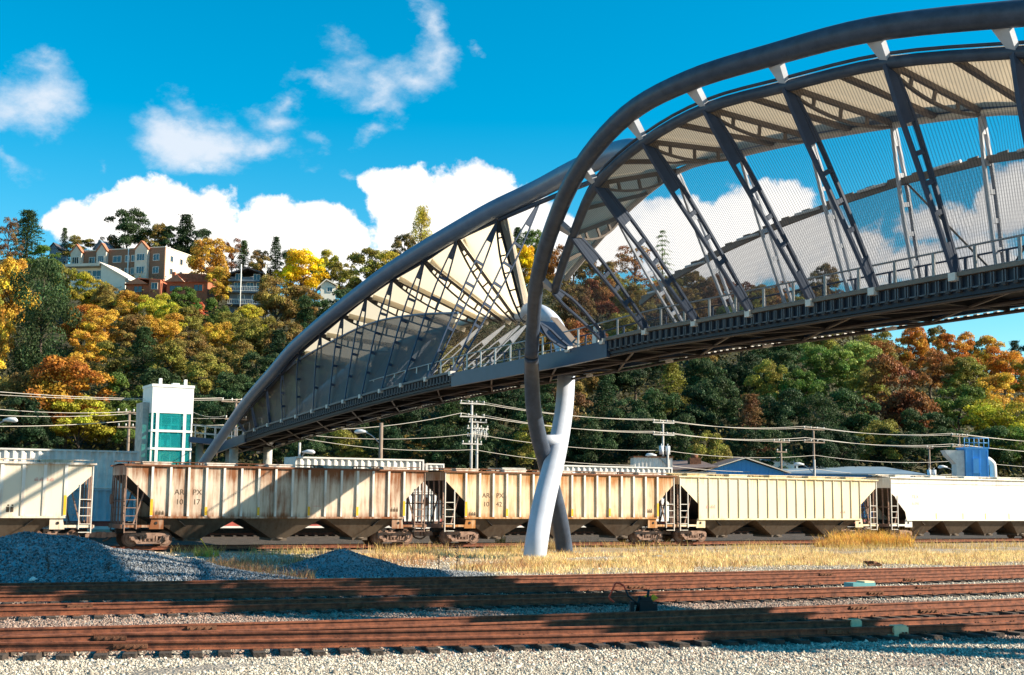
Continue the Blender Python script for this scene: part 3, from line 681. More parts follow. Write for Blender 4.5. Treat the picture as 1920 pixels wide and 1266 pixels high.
# the big arch tube: from the left end over the top to the far side on the right
A = [(-72, -3.5, -.8, .44), (-66, -2.75, 3.6, .44), (-62, -2.2, 6.2, .44), (-59, -1.85, 7.85, .44)]
for t, (n, z), r in zip(LT, LC, np.linspace(.43, .60, 13)): A.append((t, n, z, r))
A += [(-5, 5.45, 23.4, .60), (1, 4.15, 22.8, .58), (6, 2.55, 21.8, .56), (11, .8, 20.2, .52), (15.6, -.4, 19.0, .50), (20, .0, 18.7, .47), (24, .6, 18.4, .45), (31, 2.0, 17.6, .44), (36, 3.0, 16, .44), (42, 3.9, 13.5, .44), (48, 4.6, 10.5, .44), (54, 5.2, 6.5, .44), (60, 5.8, 1, .44), (62, 6, -.8, .44)]
cv = catmull([np.array(a) for a in A], 5)
mb = MB(); mb.tube([B(c[0], c[1], c[2]) for c in cv], [c[3] for c in cv], 18); tag(bp(mb, 'arch_tube', 'steel'), 'long arch tube rising from the left end and crossing over the top')
# near arch tube on the right
R_ = [(t, n, z, r) for t, (n, z), r in zip(RT, RC, list(np.linspace(.34, .41, 9)) + [.42] * 4)]
R_ = [(3.0, -1.75, 10.6, .35)] + R_ + [(54, 4.0, 9.7, .42), (58, 4.4, 5, .42), (62.5, 4.8, -.8, .42)]
cv = catmull([np.array(a) for a in R_], 5)
mb = MB(); mb.tube([B(c[0], c[1], c[2]) for c in cv], [c[3] for c in cv], 18); tag(bp(mb, 'arch_tube', 'steel_shaded'), 'dark near arch tube sweeping up to the right')
# crossed legs
def legpts(lst): 
    out = []
    for (x, y, n, r) in lst:
        t, z = onN(x, y, n); out.append(np.array([t, n, z, r]))
    return out
FLT = [-6.8, -10.5, -14.3, -18.4, -22.3, -26, -29.6, -33, -36.8, -41, -45, -48.5, -52.4, -56, -60]
FLN = [(5.0, 15.1), (6.2, 15.7), (7.5, 15.8), (9.0, 16.1), (9.6, 16.5), (9.8, 17.0), (9.5, 16.9), (8.6, 16.6), (7.6, 16.0), (5.9, 14.8), (4.8, 13.2), (4.2, 12.0), (3.9, 10.8), (3.7, 9.8), (3.6, 8.3)]
_flpx = {-6.8: (1018, 586), -10.5: (992, 580), -14.3: (986, 590), -18.4: (974, 592), -22.3: (946, 592), -26: (906, 592)}
FLN = [onT(*_flpx[t], t) if t in _flpx else q for t, q in zip(FLT, FLN)]
la = legpts([(1000, 1062, -.5, .58), (1005, 1025, -.4, .58), (1013, 975, .15, .58), (1025, 920, .9, .57), (1043, 850, 2.0, .53), (1056, 780, 3.2, .50), (1061, 720, 4.0, .49), (1061, 676, 4.4, .49), (1053, 640, 4.7, .50), (1038, 608, 4.9, .50)])
la2 = la + [np.array([t, n, z, .40]) for t, (n, z) in zip(FLT, FLN)]
cv = catmull(la2, 5); mb = MB(); mb.tube([B(c[0], c[1], c[2]) for c in cv], [c[3] for c in cv], 20); tag(bp(mb, 'leg', 'steel_sunlit'), 'sunlit leg that curves up behind the deck')
lb = legpts([(1061, 1052, 4.6, .46), (1056, 1015, 4.2, .46), (1048, 970, 3.5, .46), (1035, 915, 2.6, .45), (1021, 858, 1.4, .44), (1009, 815, .6, .42), (1000, 762, -.2, .40), (997, 705, -.85, .38)])
cv = catmull(lb + [np.array([3.0, -1.75, 10.6, .352])], 5)
mb = MB(); mb.tube([B(c[0], c[1], c[2]) for c in cv], [c[3] for c in cv], 20); tag(bp(mb, 'leg', 'steel_shaded'), 'shaded near leg that crosses behind the other')
t1, z1 = onN(1011, 826, .9); t2, z2 = onN(1052, 826, 2.3); mb = MB(); mb.tube([B(t1, .9, z1), B(t2, 2.3, z2)], .30, 14); bp(mb, 'leg_tie', 'steel_sunlit')
for (x, y, n) in ((1001, 1052, -.48), (1060, 1046, 4.55)):
    t, z = onN(x, y, n); c = B(t, n, 0) * np.array([1, 1, 0]); mb = MB(); mb.tube([c + V3((0, 0, -.1)), c + V3((0, 0, .12))], .95, 20, smooth=False); bp(mb, 'footing', 'conc')

def rings(pts, every, name='splice_ring', off=4):
    for i in range(off, len(pts) - 2, every):
        p, q = pts[i], pts[i + 1]; a = B(*p[:3]); d = unit(B(*q[:3]) - a); mb = MB(); mb.tube([a - d * .03, a + d * .03], p[3] * BS + .012, 18, smooth=False); bp(mb, name, 'rib')
rings(catmull([np.array(a) for a in A], 5), 9); rings(catmull([np.array(a) for a in R_], 5), 9); rings(catmull(la, 5), 14, off=9)
# inner tubes following the ribs
mb = MB(); P = catmull([np.array(B(t, *q)) for t, q in zip(RT[1:], RN[1:])], 4); mb.tube(P, .20, 12)
mb.tube([p + V3((0, 0, .30)) - BN3 * .05 for p in P], .06, 6); bp(mb, 'inner_tube', 'steel_shaded')
mb = MB(); P = catmull([np.array(B(t, *q)) for t, q in zip(LT, LN)] + [B(-6, 6.2, 22.6), B(-1, 5.0, 22.0), B(5, 2.4, 20.6), B(9, .8, 19.4)], 4); mb.tube(P, .15, 10); bp(mb, 'inner_tube', 'rib')

def nz(p): return np.array(p, float)
def ladder(t, p0, p1, prof, c=.13, th=.16, solid0=.1, solid1=.85, nr=5, bow=0.0, name='rib', matn='rib', foot=True):
    """Vierendeel rib in the frame plane: two chords, rungs, solid plates at both ends. prof(s) = half width"""
    p0, p1 = nz(p0), nz(p1); d = unit(p1 - p0); Ln = np.linalg.norm(p1 - p0); s_ = np.array([-d[1], d[0]])
    def pt(s, o): q = p0 + d * Ln * s + s_ * (o + bow * math.sin(math.pi * s)); return B(t, q[0], q[1])
    mb = MB(); S = np.linspace(0, 1, 13)
    for sgn in (-1, 1):
        for a, b in zip(S[:-1], S[1:]):
            ha, hb = prof(a), prof(b); ia, ib = max(ha - c, .0), max(hb - c, .0)
            mb.prism([pt(a, sgn * ha), pt(b, sgn * hb), pt(b, sgn * ib), pt(a, sgn * ia)], BU3 * th)
    if solid1 < 1:
        q = [s for s in S if s > solid1]; q = [solid1] + q
        mb.prism([pt(s, prof(s) - .01) for s in q] + [pt(s, -prof(s) + .01) for s in q[::-1]], BU3 * (th - .03))
    if solid0 > 0:
        q = [s for s in S if s < solid0] + [solid0]
        mb.prism([pt(s, prof(s) - .01) for s in q] + [pt(s, -prof(s) + .01) for s in q[::-1]], BU3 * (th - .03))
    for k in range(nr):
        s = solid0 + (solid1 - solid0) * (k + 1) / (nr + 1); w = .09 / Ln; h = prof(s) - .01
        mb.prism([pt(s - w, h), pt(s + w, h), pt(s + w, -h), pt(s - w, -h)], BU3 * (th - .04))
    o = bp(mb, name, matn)
    if foot:
        mb = MB(); mb.box(B(t, p0[0] - .10, p0[1] - .02), (.30, .34, .26), 0, (BU3, BN3, np.array([0, 0, 1.]))); f = mb.build('foot_block', 'footblk', o, BORG)
    return o
def taper(w0, wm, w1, peak=.62):
    return lambda s: (w0 + (wm - w0) * (s / peak) ** .8) if s < peak else (wm + (w1 - wm) * ((s - peak) / (1 - peak)) ** 1.6)
for i, (t, q) in enumerate(zip(LT, LN)):
    Ln = math.hypot(q[0], q[1] - zd(t))
    if i < 3: ladder(t, (0, zd(t)), q, taper(.10, .12, .08), c=.12, solid0=0, solid1=1, nr=0)
    else: ladder(t, (0, zd(t)), q, taper(.14, min(.40, .10 + .026 * Ln), .07), c=.075, th=.12, solid0=.03, solid1=.86, nr=max(2, int(Ln / 2.2)))
for i, (t, q) in enumerate(zip(RT, RN)):
    if i == 0:
        ladder(t, (0, zd(t)), (q[0] - .9, q[1] + .35), taper(.12, .26, .05), c=.09, solid0=.12, solid1=.75, nr=0, bow=.12); continue
    ladder(t, (0, zd(t)), q, taper(.17, .34, .22, .7), c=.105, th=.17, solid0=.16, solid1=.72 if i > 1 else .86, nr=3 if i > 1 else 0, bow=-.1)

# struts holding the outer tube off the inner tube
def strut(t, a, b, wa, wb, dpt=.12):
    a = B(t, *a); b = B(t, *b); d = unit(b - a); s = np.cross(d, BU3)
    vs = [p + BU3 * w * i + s * dpt * j for p, w in ((a, wa), (b, wb)) for i in (-1, 1) for j in (-1, 1)]
    mb = MB(); mb.add(vs, [(0, 1, 3, 2), (4, 6, 7, 5), (0, 4, 5, 1), (2, 3, 7, 6), (0, 2, 6, 4), (1, 5, 7, 3)]); return bp(mb, 'strut', 'post')
for t, a, b in zip(RT[1:], RC[1:], RN[1:]): strut(t, a, b, .36, .10)
for t, a, b in zip(LT, LC, LN): strut(t, a, b, .22, .10, .10)

# roof: trusses and canopy panels
E_px = {7.66: (1060, 522), 11.56: (1160, 408), 15.62: (1270, 320), 19.57: (1390, 287), 23.51: (1520, 258), 27.08: (1675, 232), 31.1: (1840, 210)}
RE = {t: onT(*p, t) for t, p in E_px.items()}
for t, q in zip([35.0, 38.9, 42.8], [(2.1, 16.4), (2.8, 15.4), (3.4, 14.2)]): RE[t] = q
def truss(t, a, b, bow, matn, nv=3, ch=.20):
    a = nz(a); b = nz(b); mb = MB(); S = np.linspace(0, 1, 11); d = unit(b - a); Ln = np.linalg.norm(b - a); s_ = np.array([d[1], -d[0]])
    if s_[1] > 0: s_ = -s_
    def pt(s, o=0.0): q = a + d * Ln * s + s_ * o; return B(t, q[0], q[1])
    mb.prism([pt(0, -.10), pt(1, -.10), pt(1, ch - .10), pt(0, ch - .10)], BU3 * .14)
    for x, y in zip(S[:-1], S[1:]):
        f = lambda s: ch - .12 + bow * math.sin(math.pi * s) ** .8
        mb.prism([pt(x, f(x)), pt(y, f(y)), pt(y, f(y) + .10), pt(x, f(x) + .10)], BU3 * .12)
    for k in range(nv):
        s = (k + 1) / (nv + 1); mb.bar(pt(s, ch - .1), pt(s, ch - .05 + bow * math.sin(math.pi * s) ** .8), .10, .10, BU3)
    mb.prism([pt(0, -.12), pt(.12, -.08), pt(.12, .3), pt(0, .16)], BU3 * .2)
    return bp(mb, 'roof_truss', matn)
for t, q in zip(RT, RN):
    if t in RE and t > 8: truss(t, q, RE[t], .45 if t < 40 else .3, 'bronze')
ts = [t for t in RT if t in RE]
rn = dict(zip(RT, RN))
def offz(p, dz): return (p[0], p[1] + dz)
def panel(name, q, matn, th=.05):
    q = [V3(p) for p in q]; nrm = unit(np.cross(q[1] - q[0], q[3] - q[0])); mb = MB(); mb.prism(q, nrm * th); return bp(mb, name, matn)
for a, b in zip(ts[:-1], ts[1:]):
    panel('roof_panel', [B(a, *offz(rn[a], .24)), B(b, *offz(rn[b], .24)), B(b, *offz(RE[b], .20)), B(a, *offz(RE[a], .20))], 'canopy_tan')
    c = .5 * (a + b); n0 = .5 * (nz(rn[a]) + nz(rn[b])); e0 = .5 * (nz(RE[a]) + nz(RE[b]))
    mb = MB(); mb.bar(B(c, n0[0], n0[1] + .06), B(c, e0[0], e0[1] + .04), .16, .22, BU3); bp(mb, 'purlin', 'bronze')
mb = MB(); mb.tube(catmull([B(t, *offz(RE[t], -.05)) for t in ts], 4), .13, 8); bp(mb, 'roof_edge_tube', 'footblk')
fl = lambda t: (float(np.interp(-t, [-x for x in FLT], [q[0] for q in FLN])), float(np.interp(-t, [-x for x in FLT], [q[1] for q in FLN])))
LRT = [t for t in LT if -43 < t < -12]
ln = dict(zip(LT, LN))
for t in LRT: truss(t, ln[t], offz(fl(t), -.62), .55, 'dark', 5, .18)
for a, b in zip(LRT[:-1], LRT[1:]):
    panel('roof_panel', [B(a, *offz(ln[a], .24)), B(b, *offz(ln[b], .24)), B(b, *offz(fl(b), -.42)), B(a, *offz(fl(a), -.42))], 'canopy')
for t in LRT:
    d = 1.0 if t < -15 else .9
    n0 = nz(ln[t]); e0 = nz(fl(t)); mb = MB(); mb.bar(B(t + d * .5, n0[0] + .35, n0[1] - .03), B(t + d, e0[0], e0[1] - .66), .34, .12, BU3)
    bp(mb, 'purlin', 'canopy')
panel('roof_panel', [B(-14.35, *offz(ln[-14.35], .24)), B(-13.6, ln[-14.35][0] + .25, ln[-14.35][1] + .25), B(-12.9, fl(-12.9)[0], fl(-12.9)[1] - .45), B(-14.3, *offz(fl(-14.3), -.42))], 'bronze')

# far side posts
for t in ts[1:]:
    ladder(t, (2.25, zd(t)), (RE[t][0], RE[t][1] - .1), taper(.22, .26, .12, .5), c=.09, th=.14, solid0=.02, solid1=.88, nr=4, name='far_post', matn='post', foot=False)
for t in [-33.14, -26.1, -22.28, -18.44, -14.35]:
    f = fl(t); ladder(t, (3.2, zd(t)), (f[0], f[1] - .75), taper(.12, .24, .06, .6), c=.07, th=.12, solid0=.02, solid1=.72, nr=1, name='far_post', matn='post', foot=False)

# wire screens (UV in metres)
def screen(name, q, matn, u0, u1, v=(0, 0, 1, 1)):
    mb = MB(); mb.quad_uv(q, [(u0, v[0]), (u1, v[1]), (u1, v[2]), (u0, v[3])]); return bp(mb, name, matn)
for a, b in zip(RT[1:-1], RT[2:]):
    ha = math.hypot(rn[a][0], rn[a][1] - zd(a)); hb_ = math.hypot(rn[b][0], rn[b][1] - zd(b))
    screen('wire_screen', [B(a, .1, zd(a) + .05), B(b, .1, zd(b) + .05), B(b, rn[b][0] + .12, rn[b][1]), B(a, rn[a][0] + .12, rn[a][1])], 'scr_near', a, b, (0, 0, hb_, ha))
band = lambda t: (float(np.interp(t, [4, 8, 11.6, 15.6, 19.6, 27, 45, 63], [2.0, 1.8, 1.35, 1.35, 1.4, 1.6, 2.4, 3])), float(np.interp(t, [4, 8, 11.6, 15.6, 19.6, 23.5, 27.1, 31.1, 45, 63], [12.4, 13.0, 13.8, 14.5, 15.0, 15.3, 15.45, 15.4, 14, 11.9])))
bt = [8.2] + [t for t in RT if t > 8]
for a, b in zip(bt[:-1], bt[1:]):
    screen('wire_screen', [B(a, 2.3, zd(a)), B(b, 2.3, zd(b)), B(b, *band(b)), B(a, *band(a))], 'scr_far', a, b, (0, 0, 4.5, 4.5))
mb = MB()
for a, b in zip(bt[:-1], bt[1:]):
    mb.bar(B(a, *band(a)), B(b, *band(b)), .12, .26)
    for k in range(3):
        c = a + (b - a) * (k + .5) / 3; q = band(c); mb.bar(B(c - .25, q[0] - .05, q[1] + .15), B(c + .25, q[0] - .05, q[1] + .16), .05, .10)
bp(mb, 'screen_rail', 'bronze')
mb = MB()
for a, b in zip(bt[:-1], bt[1:]):
    q = band((a + b) / 2 - .6); mb.tube([B((a + b) / 2 - .6, q[0] - .12, q[1] + .12), B((a + b) / 2 + .9, q[0] - .12, q[1] + .13)], .06, 8)
bp(mb, 'light_tube', 'transf')
frac = [1.0, 1.0, 1.0, 1.0, .9, .83, .765, .71, .645, .57, .48, .406]
tops = [(ln[t][0] * f, zd(t) + (ln[t][1] - zd(t)) * f) for t, f in zip(LT, frac)]
for i in range(len(tops) - 1):
    a, b = LT[i], LT[i + 1]
    screen('wire_screen', [B(a, .1, zd(a) + .05), B(b, .1, zd(b) + .05), B(b, tops[i + 1][0] + .1, tops[i + 1][1]), B(a, tops[i][0] + .1, tops[i][1])], 'scr_left', a, b, (0, 0, 6, 6))
mb = MB(); mb.tube(catmull([B(t, q[0] + .05, q[1]) for t, q in zip(LT, tops)], 3), .075, 8); bp(mb, 'screen_rail', 'steel')
lt2 = [-48.45, -44.55, -40.74, -36.76, -33.14, -29.62, -26.1, -22.28, -18.44, -14.35, -10.49, -8.0]
for a, b in zip(lt2[:-1], lt2[1:]):
    fa, fb = fl(a), fl(b); screen('wire_screen', [B(a, 3.3, zd(a)), B(b, 3.3, zd(b)), B(b, fb[0], fb[1]), B(a, fa[0], fa[1])], 'scr_brown', a, b, (0, 0, 6, 6))

# deck
TT = [-66, -62, -58, -55.7, -52, -48, -44, -40, -36, -32, -28, -24, -20, -16, -10.5, -6, -2, 2, 5, 8, 12, 16, 20, 24, 28, 32, 36, 40, 44, 48, 51]
mb = MB(); mb2 = MB(); mb3 = MB()
for a, b in zip(TT[:-1], TT[1:]):
    za, zb = zd(a), zd(b)
    vs = [B(a, .12, za - .28), B(a, 4.2, za - .28), B(a, 4.2, za - .06), B(a, .12, za - .06), B(b, .12, zb - .28), B(b, 4.2, zb - .28), B(b, 4.2, zb - .06), B(b, .12, zb - .06)]
    mb.add(vs, [(0, 1, 5, 4), (3, 7, 6, 2), (0, 4, 7, 3), (1, 2, 6, 5)] + ([(0, 3, 2, 1)] if a == TT[0] else []) + ([(4, 5, 6, 7)] if b == TT[-1] else []))
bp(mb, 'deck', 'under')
for a, b in zip(TT[:-1], TT[1:]):
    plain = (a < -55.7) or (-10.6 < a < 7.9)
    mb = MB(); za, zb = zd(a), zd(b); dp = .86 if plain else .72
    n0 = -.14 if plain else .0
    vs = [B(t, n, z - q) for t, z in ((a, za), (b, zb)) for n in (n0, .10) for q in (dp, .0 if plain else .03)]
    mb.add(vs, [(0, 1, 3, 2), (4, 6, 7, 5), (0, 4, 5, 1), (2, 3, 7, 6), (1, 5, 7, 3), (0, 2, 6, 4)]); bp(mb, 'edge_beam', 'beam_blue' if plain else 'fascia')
    mb = MB(); vs = [B(t, n, z - q) for t, z in ((a, za), (b, zb)) for n in (4.22, 4.36) for q in (.62, .0)]
    mb.add(vs, [(0, 1, 3, 2), (4, 6, 7, 5), (0, 4, 5, 1), (2, 3, 7, 6), (1, 5, 7, 3), (0, 2, 6, 4)]); bp(mb, 'edge_beam', 'beam_blue')
    if not plain:
        mb = MB(); mb.bar(B(a, -.06, za + .05), B(b, -.06, zb + .05), .26, .13); bp(mb, 'kerb', 'bronze' if a > 0 else 'bracket')
        for (n, nm, sgn, mt) in ((-.06, 'bracket_row', -1, 'bracket'), (4.42, 'bracket_row', 1, 'footblk')):
            mb = MB(); k = int(round((b - a) / .5))
            for j in range(k):
                t = a + (b - a) * (j + .5) / k; z = zd(t); 
                for dt in (-.06, .06): mb.box(B(t + dt, n, z - .28), (.05, .10, .42), 0, (BU3, BN3, np.array([0, 0, 1.])))
                mb.box(B(t, n - sgn * .0, z - .53), (.16, .16, .09), 1, (BU3, BN3, np.array([0, 0, 1.])))
                if sgn > 0: mb.box(B(t, n + .12, z - .66), (.18, .14, .08), 0, (BU3, BN3, np.array([0, 0, 1.])))
            mb.bar(B(a, n, za - .47), B(b, n, zb - .47), .05, .05); bp(mb, nm, [mt, 'dark' if sgn < 0 else mt])
mb = MB()
for t in np.arange(-64, 51, 3.9):
    mb.bar(B(t, .1, zd(t) - .5), B(t, 4.2, zd(t) - .5), .16, .4)
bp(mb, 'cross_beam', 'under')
mb = MB()
for i, t in enumerate(np.arange(-64, 46, 3.9)):
    t2 = t + 3.9; a, b = (.2, 2.15) if i % 2 else (2.15, .2)
    mb.bar(B(t, a, zd(t) - .74), B(t2, b, zd(t2) - .74), .09, .07)
    a, b = (4.2, 2.15) if i % 2 else (2.15, 4.2)
    mb.bar(B(t, a, zd(t) - .74), B(t2, b, zd(t2) - .74), .09, .07)
bp(mb, 'soffit_bracing', 'purlin')
mb = MB()
for n in (.12, 2.15, 4.2): mb.tube([B(t, n, zd(t) - .78) for t in TT], .07, 6)
bp(mb, 'soffit_chord', 'purlin')
mb = MB()
for i in range(-64, 50, 8):
    mb = MB(); mb.box(B(i, 3.7, zd(i) - .85), (.5, .12, .12), 0, (BU3, BN3, np.array([0, 0, 1.]))); bp(mb, 'soffit_lamp', 'footblk')

for n in (.42, 2.05):
    mb = MB(); tt = np.arange(-64, 51.2, 1.95)
    for a, b in zip(tt[:-1], tt[1:]):
        mb.tube([B(a, n, zd(a) + 1.12), B(b, n, zd(b) + 1.12)], .036, 6, cap=False)
        if a > -12: mb.tube([B(a, n, zd(a) + .28), B(b, n, zd(b) + .28)], .024, 6, cap=False)
        mb.bar(B(a, n, zd(a) - .05), B(a, n, zd(a) + 1.12), .05, .12, BU3)
    bp(mb, 'handrail', 'alu' if n < 1 else 'rib')
mb = MB()
for n in (.5, 3.7): p = B(50, n, zd(50) - .5); mb.tube([p, V3((p[0], p[1], -.1))], .4, 14)
bp(mb, 'end_column', 'conc')
# gap panel, cross ties and small fittings at the pillar
mb = MB(); mb.prism([B(2.4, 1.4, 11.2), B(2.4, 1.9, 11.2), B(.2, 1.4, 13.2), B(.2, 1.0, 13.2)], (.05, .05, .05)); bp(mb, 'side_plate', 'bronze')
mb = MB(); a = B(2.9, *onT(996, 600, 2.9)); e = B(4.16, -.05, zd(4) + .1)
mb.prism([a, a + V3((.05, 0, -.35)), e + V3((-.15, 0, -.05)), e + V3((.15, 0, .15)), a * .5 + e * .5 + V3((.18, 0, .55))], BU3 * .10); bp(mb, 'gusset_plate', 'steel')
mb = MB(); c = B(6.0, .5, zd(6)); mb.box(c + V3((0, 0, .35)), (.35, .3, .7), 0, (BU3, BN3, np.array([0, 0, 1.]))); mb.tube([c + V3((0, 0, .7)), c + V3((0, 0, .92))], .17, 10); bp(mb, 'cabinet', 'white')
for i, (a, b) in enumerate(((27.08, 31.1), (31.1, 35.0))):
    mb = MB(); p, q = (a, b) if i == 0 else (b, a)
    mb.tube([B(p, *band(p)), B(q, 2.3, zd(q))], .04, 6); bp(mb, 'brace_rod', 'bronze')

# ------------------------------------------------------------------ lift tower and landing at the far end of the bridge
TC = np.array([.875, .484]); TC /= np.linalg.norm(TC); TM = np.array([TC[1], -TC[0]]); TRZ = math.atan2(TC[1], TC[0])
q = at(311, 848, 120); tw = thing('lift_tower', (q[0], q[1], 0), 'white lift tower with teal glass shaft standing behind the grey containers', 'lift tower', rz=TRZ)
zt = lambda y: at(311, y, 120)[2]
w = 3.75; dpt = 3.6
b = MB(); b.b2((-w / 2, -dpt / 2, zt(777)), (w / 2, dpt / 2, zt(727))); b.b2((-w / 2 - .06, -dpt / 2 - .06, zt(729)), (w / 2 + .06, dpt / 2 + .06, zt(724)))
for x in (-1.1, 1.2): b.b2((x, -1, zt(724)), (x + .25, -.7, zt(712)))
b.b2((.1, -1.2, zt(724)), (.7, -.5, zt(720))); b.build('cap', 'white', tw)
b = MB(); b.b2((-w / 2 - .55, -dpt / 2 + 1.0, 0), (-w / 2 - .02, dpt / 2, zt(757))); b.build('rear_wall', 'conc', tw)
b = MB()
for x in (-w / 2 + .55, w / 2 - .75): b.b2((x - .13, -dpt / 2 - .03, 0), (x + .13, -dpt / 2 + .23, zt(777)))
for x in (-w / 2 + .08, w / 2 - .08):
    for y in (-dpt / 2 + .08, dpt / 2 - .08): b.b2((x - .07, y - .07, 0), (x + .07, y + .07, zt(777)))
for y in (810, 843): b.b2((-w / 2, -dpt / 2 - .05, zt(y) - .10), (w / 2, -dpt / 2 + .2, zt(y) + .10)); b.b2((w / 2 - .2, -dpt / 2 + .21, zt(y) - .1), (w / 2 + .03, dpt / 2, zt(y) + .1)); b.b2((-w / 2, -dpt / 2 + .21, zt(y) - .1), (-w / 2 + .2, dpt / 2 - 1, zt(y) + .1))
b.build('frame', 'white', tw)
b = MB(); b.b2((-w / 2 + .1, -dpt / 2 + .06, .5), (w / 2 - .1, -dpt / 2 + .09, zt(778))); b.b2((-w / 2 + .03, -dpt / 2 + .1, .5), (-w / 2 + .06, dpt / 2, zt(778))); b.b2((w / 2 - .06, -dpt / 2 + .1, .5), (w / 2 - .03, dpt / 2, zt(778))); b.b2((-w / 2, dpt / 2 - .06, .5), (w / 2, dpt / 2 - .03, zt(778))); b.build('glazing', 'glass', tw)
b = MB(); b.b2((-1.1, -1.2, zt(837)), (1.1, 1.2, zt(800))); b.build('lift_car', 'teal', tw)
b = MB()
for x in (-.9, 0, .9): b.b2((x - .05, -dpt / 2 + .3, .5), (x + .05, -dpt / 2 + .4, zt(778)))
b.build('guide_rail', 'alu', tw)
zl = zd(-64) - .1
c0 = B(-65, 2.1, zl); c1 = np.array([q[0], q[1], zl]) + np.array([TC[0], TC[1], 0]) * (w / 2 + .3)
ld = thing('landing', ((c0 + c1) / 2 * np.array([1, 1, 0])), 'railed landing between the white lift tower and the bridge end', 'walkway'); o_ = np.array(ld.location)
b = MB(); b.bar(c1, c0 + unit(c0 - c1) * 1.5, 3.6, .5); b.build('slab', 'beam_blue', ld, o_)
b = MB(); d = unit(c0 - c1); s = np.array([d[1], -d[0], 0])
for sd in (-1.7, 1.7):
    L0 = np.linalg.norm(c0 - c1); k = 5
    for j in range(k + 1): p = c1 + d * L0 * j / k + s * sd; b.bar(p + V3((0, 0, .2)), p + V3((0, 0, 1.4)), .06, .06, (1, 0, 0))
    for z in (.7, 1.4): b.bar(c1 + s * sd + V3((0, 0, z)), c0 + s * sd + V3((0, 0, z)), .06, .06)
    b.build('handrail', 'alu', ld, o_); b = MB()
b = MB()
for k in (.2, .8): p = c1 + (c0 - c1) * k; b.tube([V3((p[0], p[1], 0)), p], .35, 12)
for n in (.4, 3.8): p = B(-61, n, 0); b.tube([p, V3((p[0], p[1], zd(-61) - .6))], .4, 12)
b.build('column', 'conc', ld, o_)

# ------------------------------------------------------------------ the hopper train
TP0 = np.array([-20.3, 70.0])
def on_track(k, off=0.0): p = TP0 + TC * k + TM * off; return p
def straight_track(k0, k1, off, label, z0=.10):
    a = on_track(k0, off); e = on_track(k1, off); org = ((a[0] + e[0]) / 2, (a[1] + e[1]) / 2, 0)
    root = thing('railway_track', org, label, 'railway track')
    for o in (0, 1.51):
        p = [on_track(k, off - o) for k in np.linspace(k0, k1, 8)]; rail_mesh(p, z0).build('rail', 'rail', root, org)
    proto = None
    for k in np.arange(-14, 62, .8):
        if proto is None:
            tb = MB(); tb.box((0, 0, 0), (.23, 2.6, .18)); proto = o = tb.build('tie', 'tie', root)
        else: o = link_copy(proto, root)
        p = on_track(k, off - .75); o.location = (p[0] - org[0], p[1] - org[1], z0 - .092); o.rotation_euler = (0, 0, TRZ + rnd.uniform(-.03, .03))
    return root
M['bed'] = mat('dark_track_bed', (.075, .062, .052), .95, .35, 1.5, bump=.5, bscale=30, spec=.1)  # dark sheet laid over the ground beneath both rear tracks
b = MB(); q = [on_track(k, o) for k, o in ((-70, -.1), (140, -.1), (140, -27.5), (-70, -27.5))]
b.add([(p[0], p[1], .006) for p in q], [(0, 1, 2, 3)]); tag(b.build('track_bed', 'bed'), kind='structure')
straight_track(-60, 130, 0, 'rusty track under the row of hopper cars')
straight_track(-60, 130, -24.4, 'track under the double stacked containers behind the hopper cars')

def lettering(txt, size, matn, parent, loc, name='lettering', sx=1.0):
    cu = bpy.data.curves.new('text', 'FONT'); cu.body = txt; cu.size = size; cu.extrude = .004; cu.align_x = 'LEFT'
    o = bpy.data.objects.new('text', cu); COL.objects.link(o)
    dg = bpy.context.evaluated_depsgraph_get(); me = bpy.data.meshes.new_from_object(o.evaluated_get(dg))
    bpy.data.objects.remove(o); bpy.data.curves.remove(cu)
    me.materials.clear(); me.materials.append(M[matn]); t = bpy.data.objects.new(name, me); COL.objects.link(t)
    t.parent = parent; t.location = loc; t.rotation_euler = (R(90), 0, 0); t.scale = (sx, 1, 1)
    return t
HW = 1.6
def truck(root, xc):
    b = MB()
    for s in (-1, 1):
        y = s * 1.0
        def P(x, z): return (xc + x, y, z)
        pl = lambda pts, th=.14: b.prism([P(x, z) for x, z in pts], (0, th, 0))
        pl([(-1.12, .56), (1.12, .56), (1.0, .68), (.55, .74), (-.55, .74), (-1.0, .68)])
        pl([(-.62, .16), (.62, .16), (.56, .28), (-.56, .28)])
        for sg in (-1, 1):
            pl([(sg * .98, .58), (sg * .72, .62), (sg * .40, .20), (sg * .62, .16)]); pl([(sg * .46, .28), (sg * .36, .28), (sg * .36, .6), (sg * .46, .6)])
            b.box(P(sg * .89, .47), (.30, .26, .26)); b.tube([P(sg * .89, .45), (xc + sg * .89, y + s * .2, .45)], .10, 10)
        for k in (-.22, 0, .22):
            b.tube([P(k, .28), P(k, .58)], .085, 8)
            for q in range(4): b.tube([P(k, .32 + q * .07), P(k, .345 + q * .07)], .105, 8)
    b.box((xc, 0, .55), (.36, 2.2, .22)); b.box((xc, 0, .72), (.5, .6, .16))
    o = b.build('truck', 'truck', root)
    for sg in (-1, 1):
        wb = MB()
        for s in (-1, 1):
            y = s * .72; x = xc + sg * .89
            wb.tube([(x, y - .065, .42), (x, y + .065, .42)], .42, 28, smooth=False); wb.tube([(x, y + s * .06, .42), (x, y + s * .085, .42)], .30, 24, 1, smooth=False)
            wb.tube([(x, y - s * .06, .42), (x, y - s * .10, .42)], .46, 28, smooth=False)
        wb.tube([(xc + sg * .89, -.75, .42), (xc + sg * .89, .75, .42)], .085, 8)
        wb.build('wheelset', ['wheel', 'truck'], o)
    return o
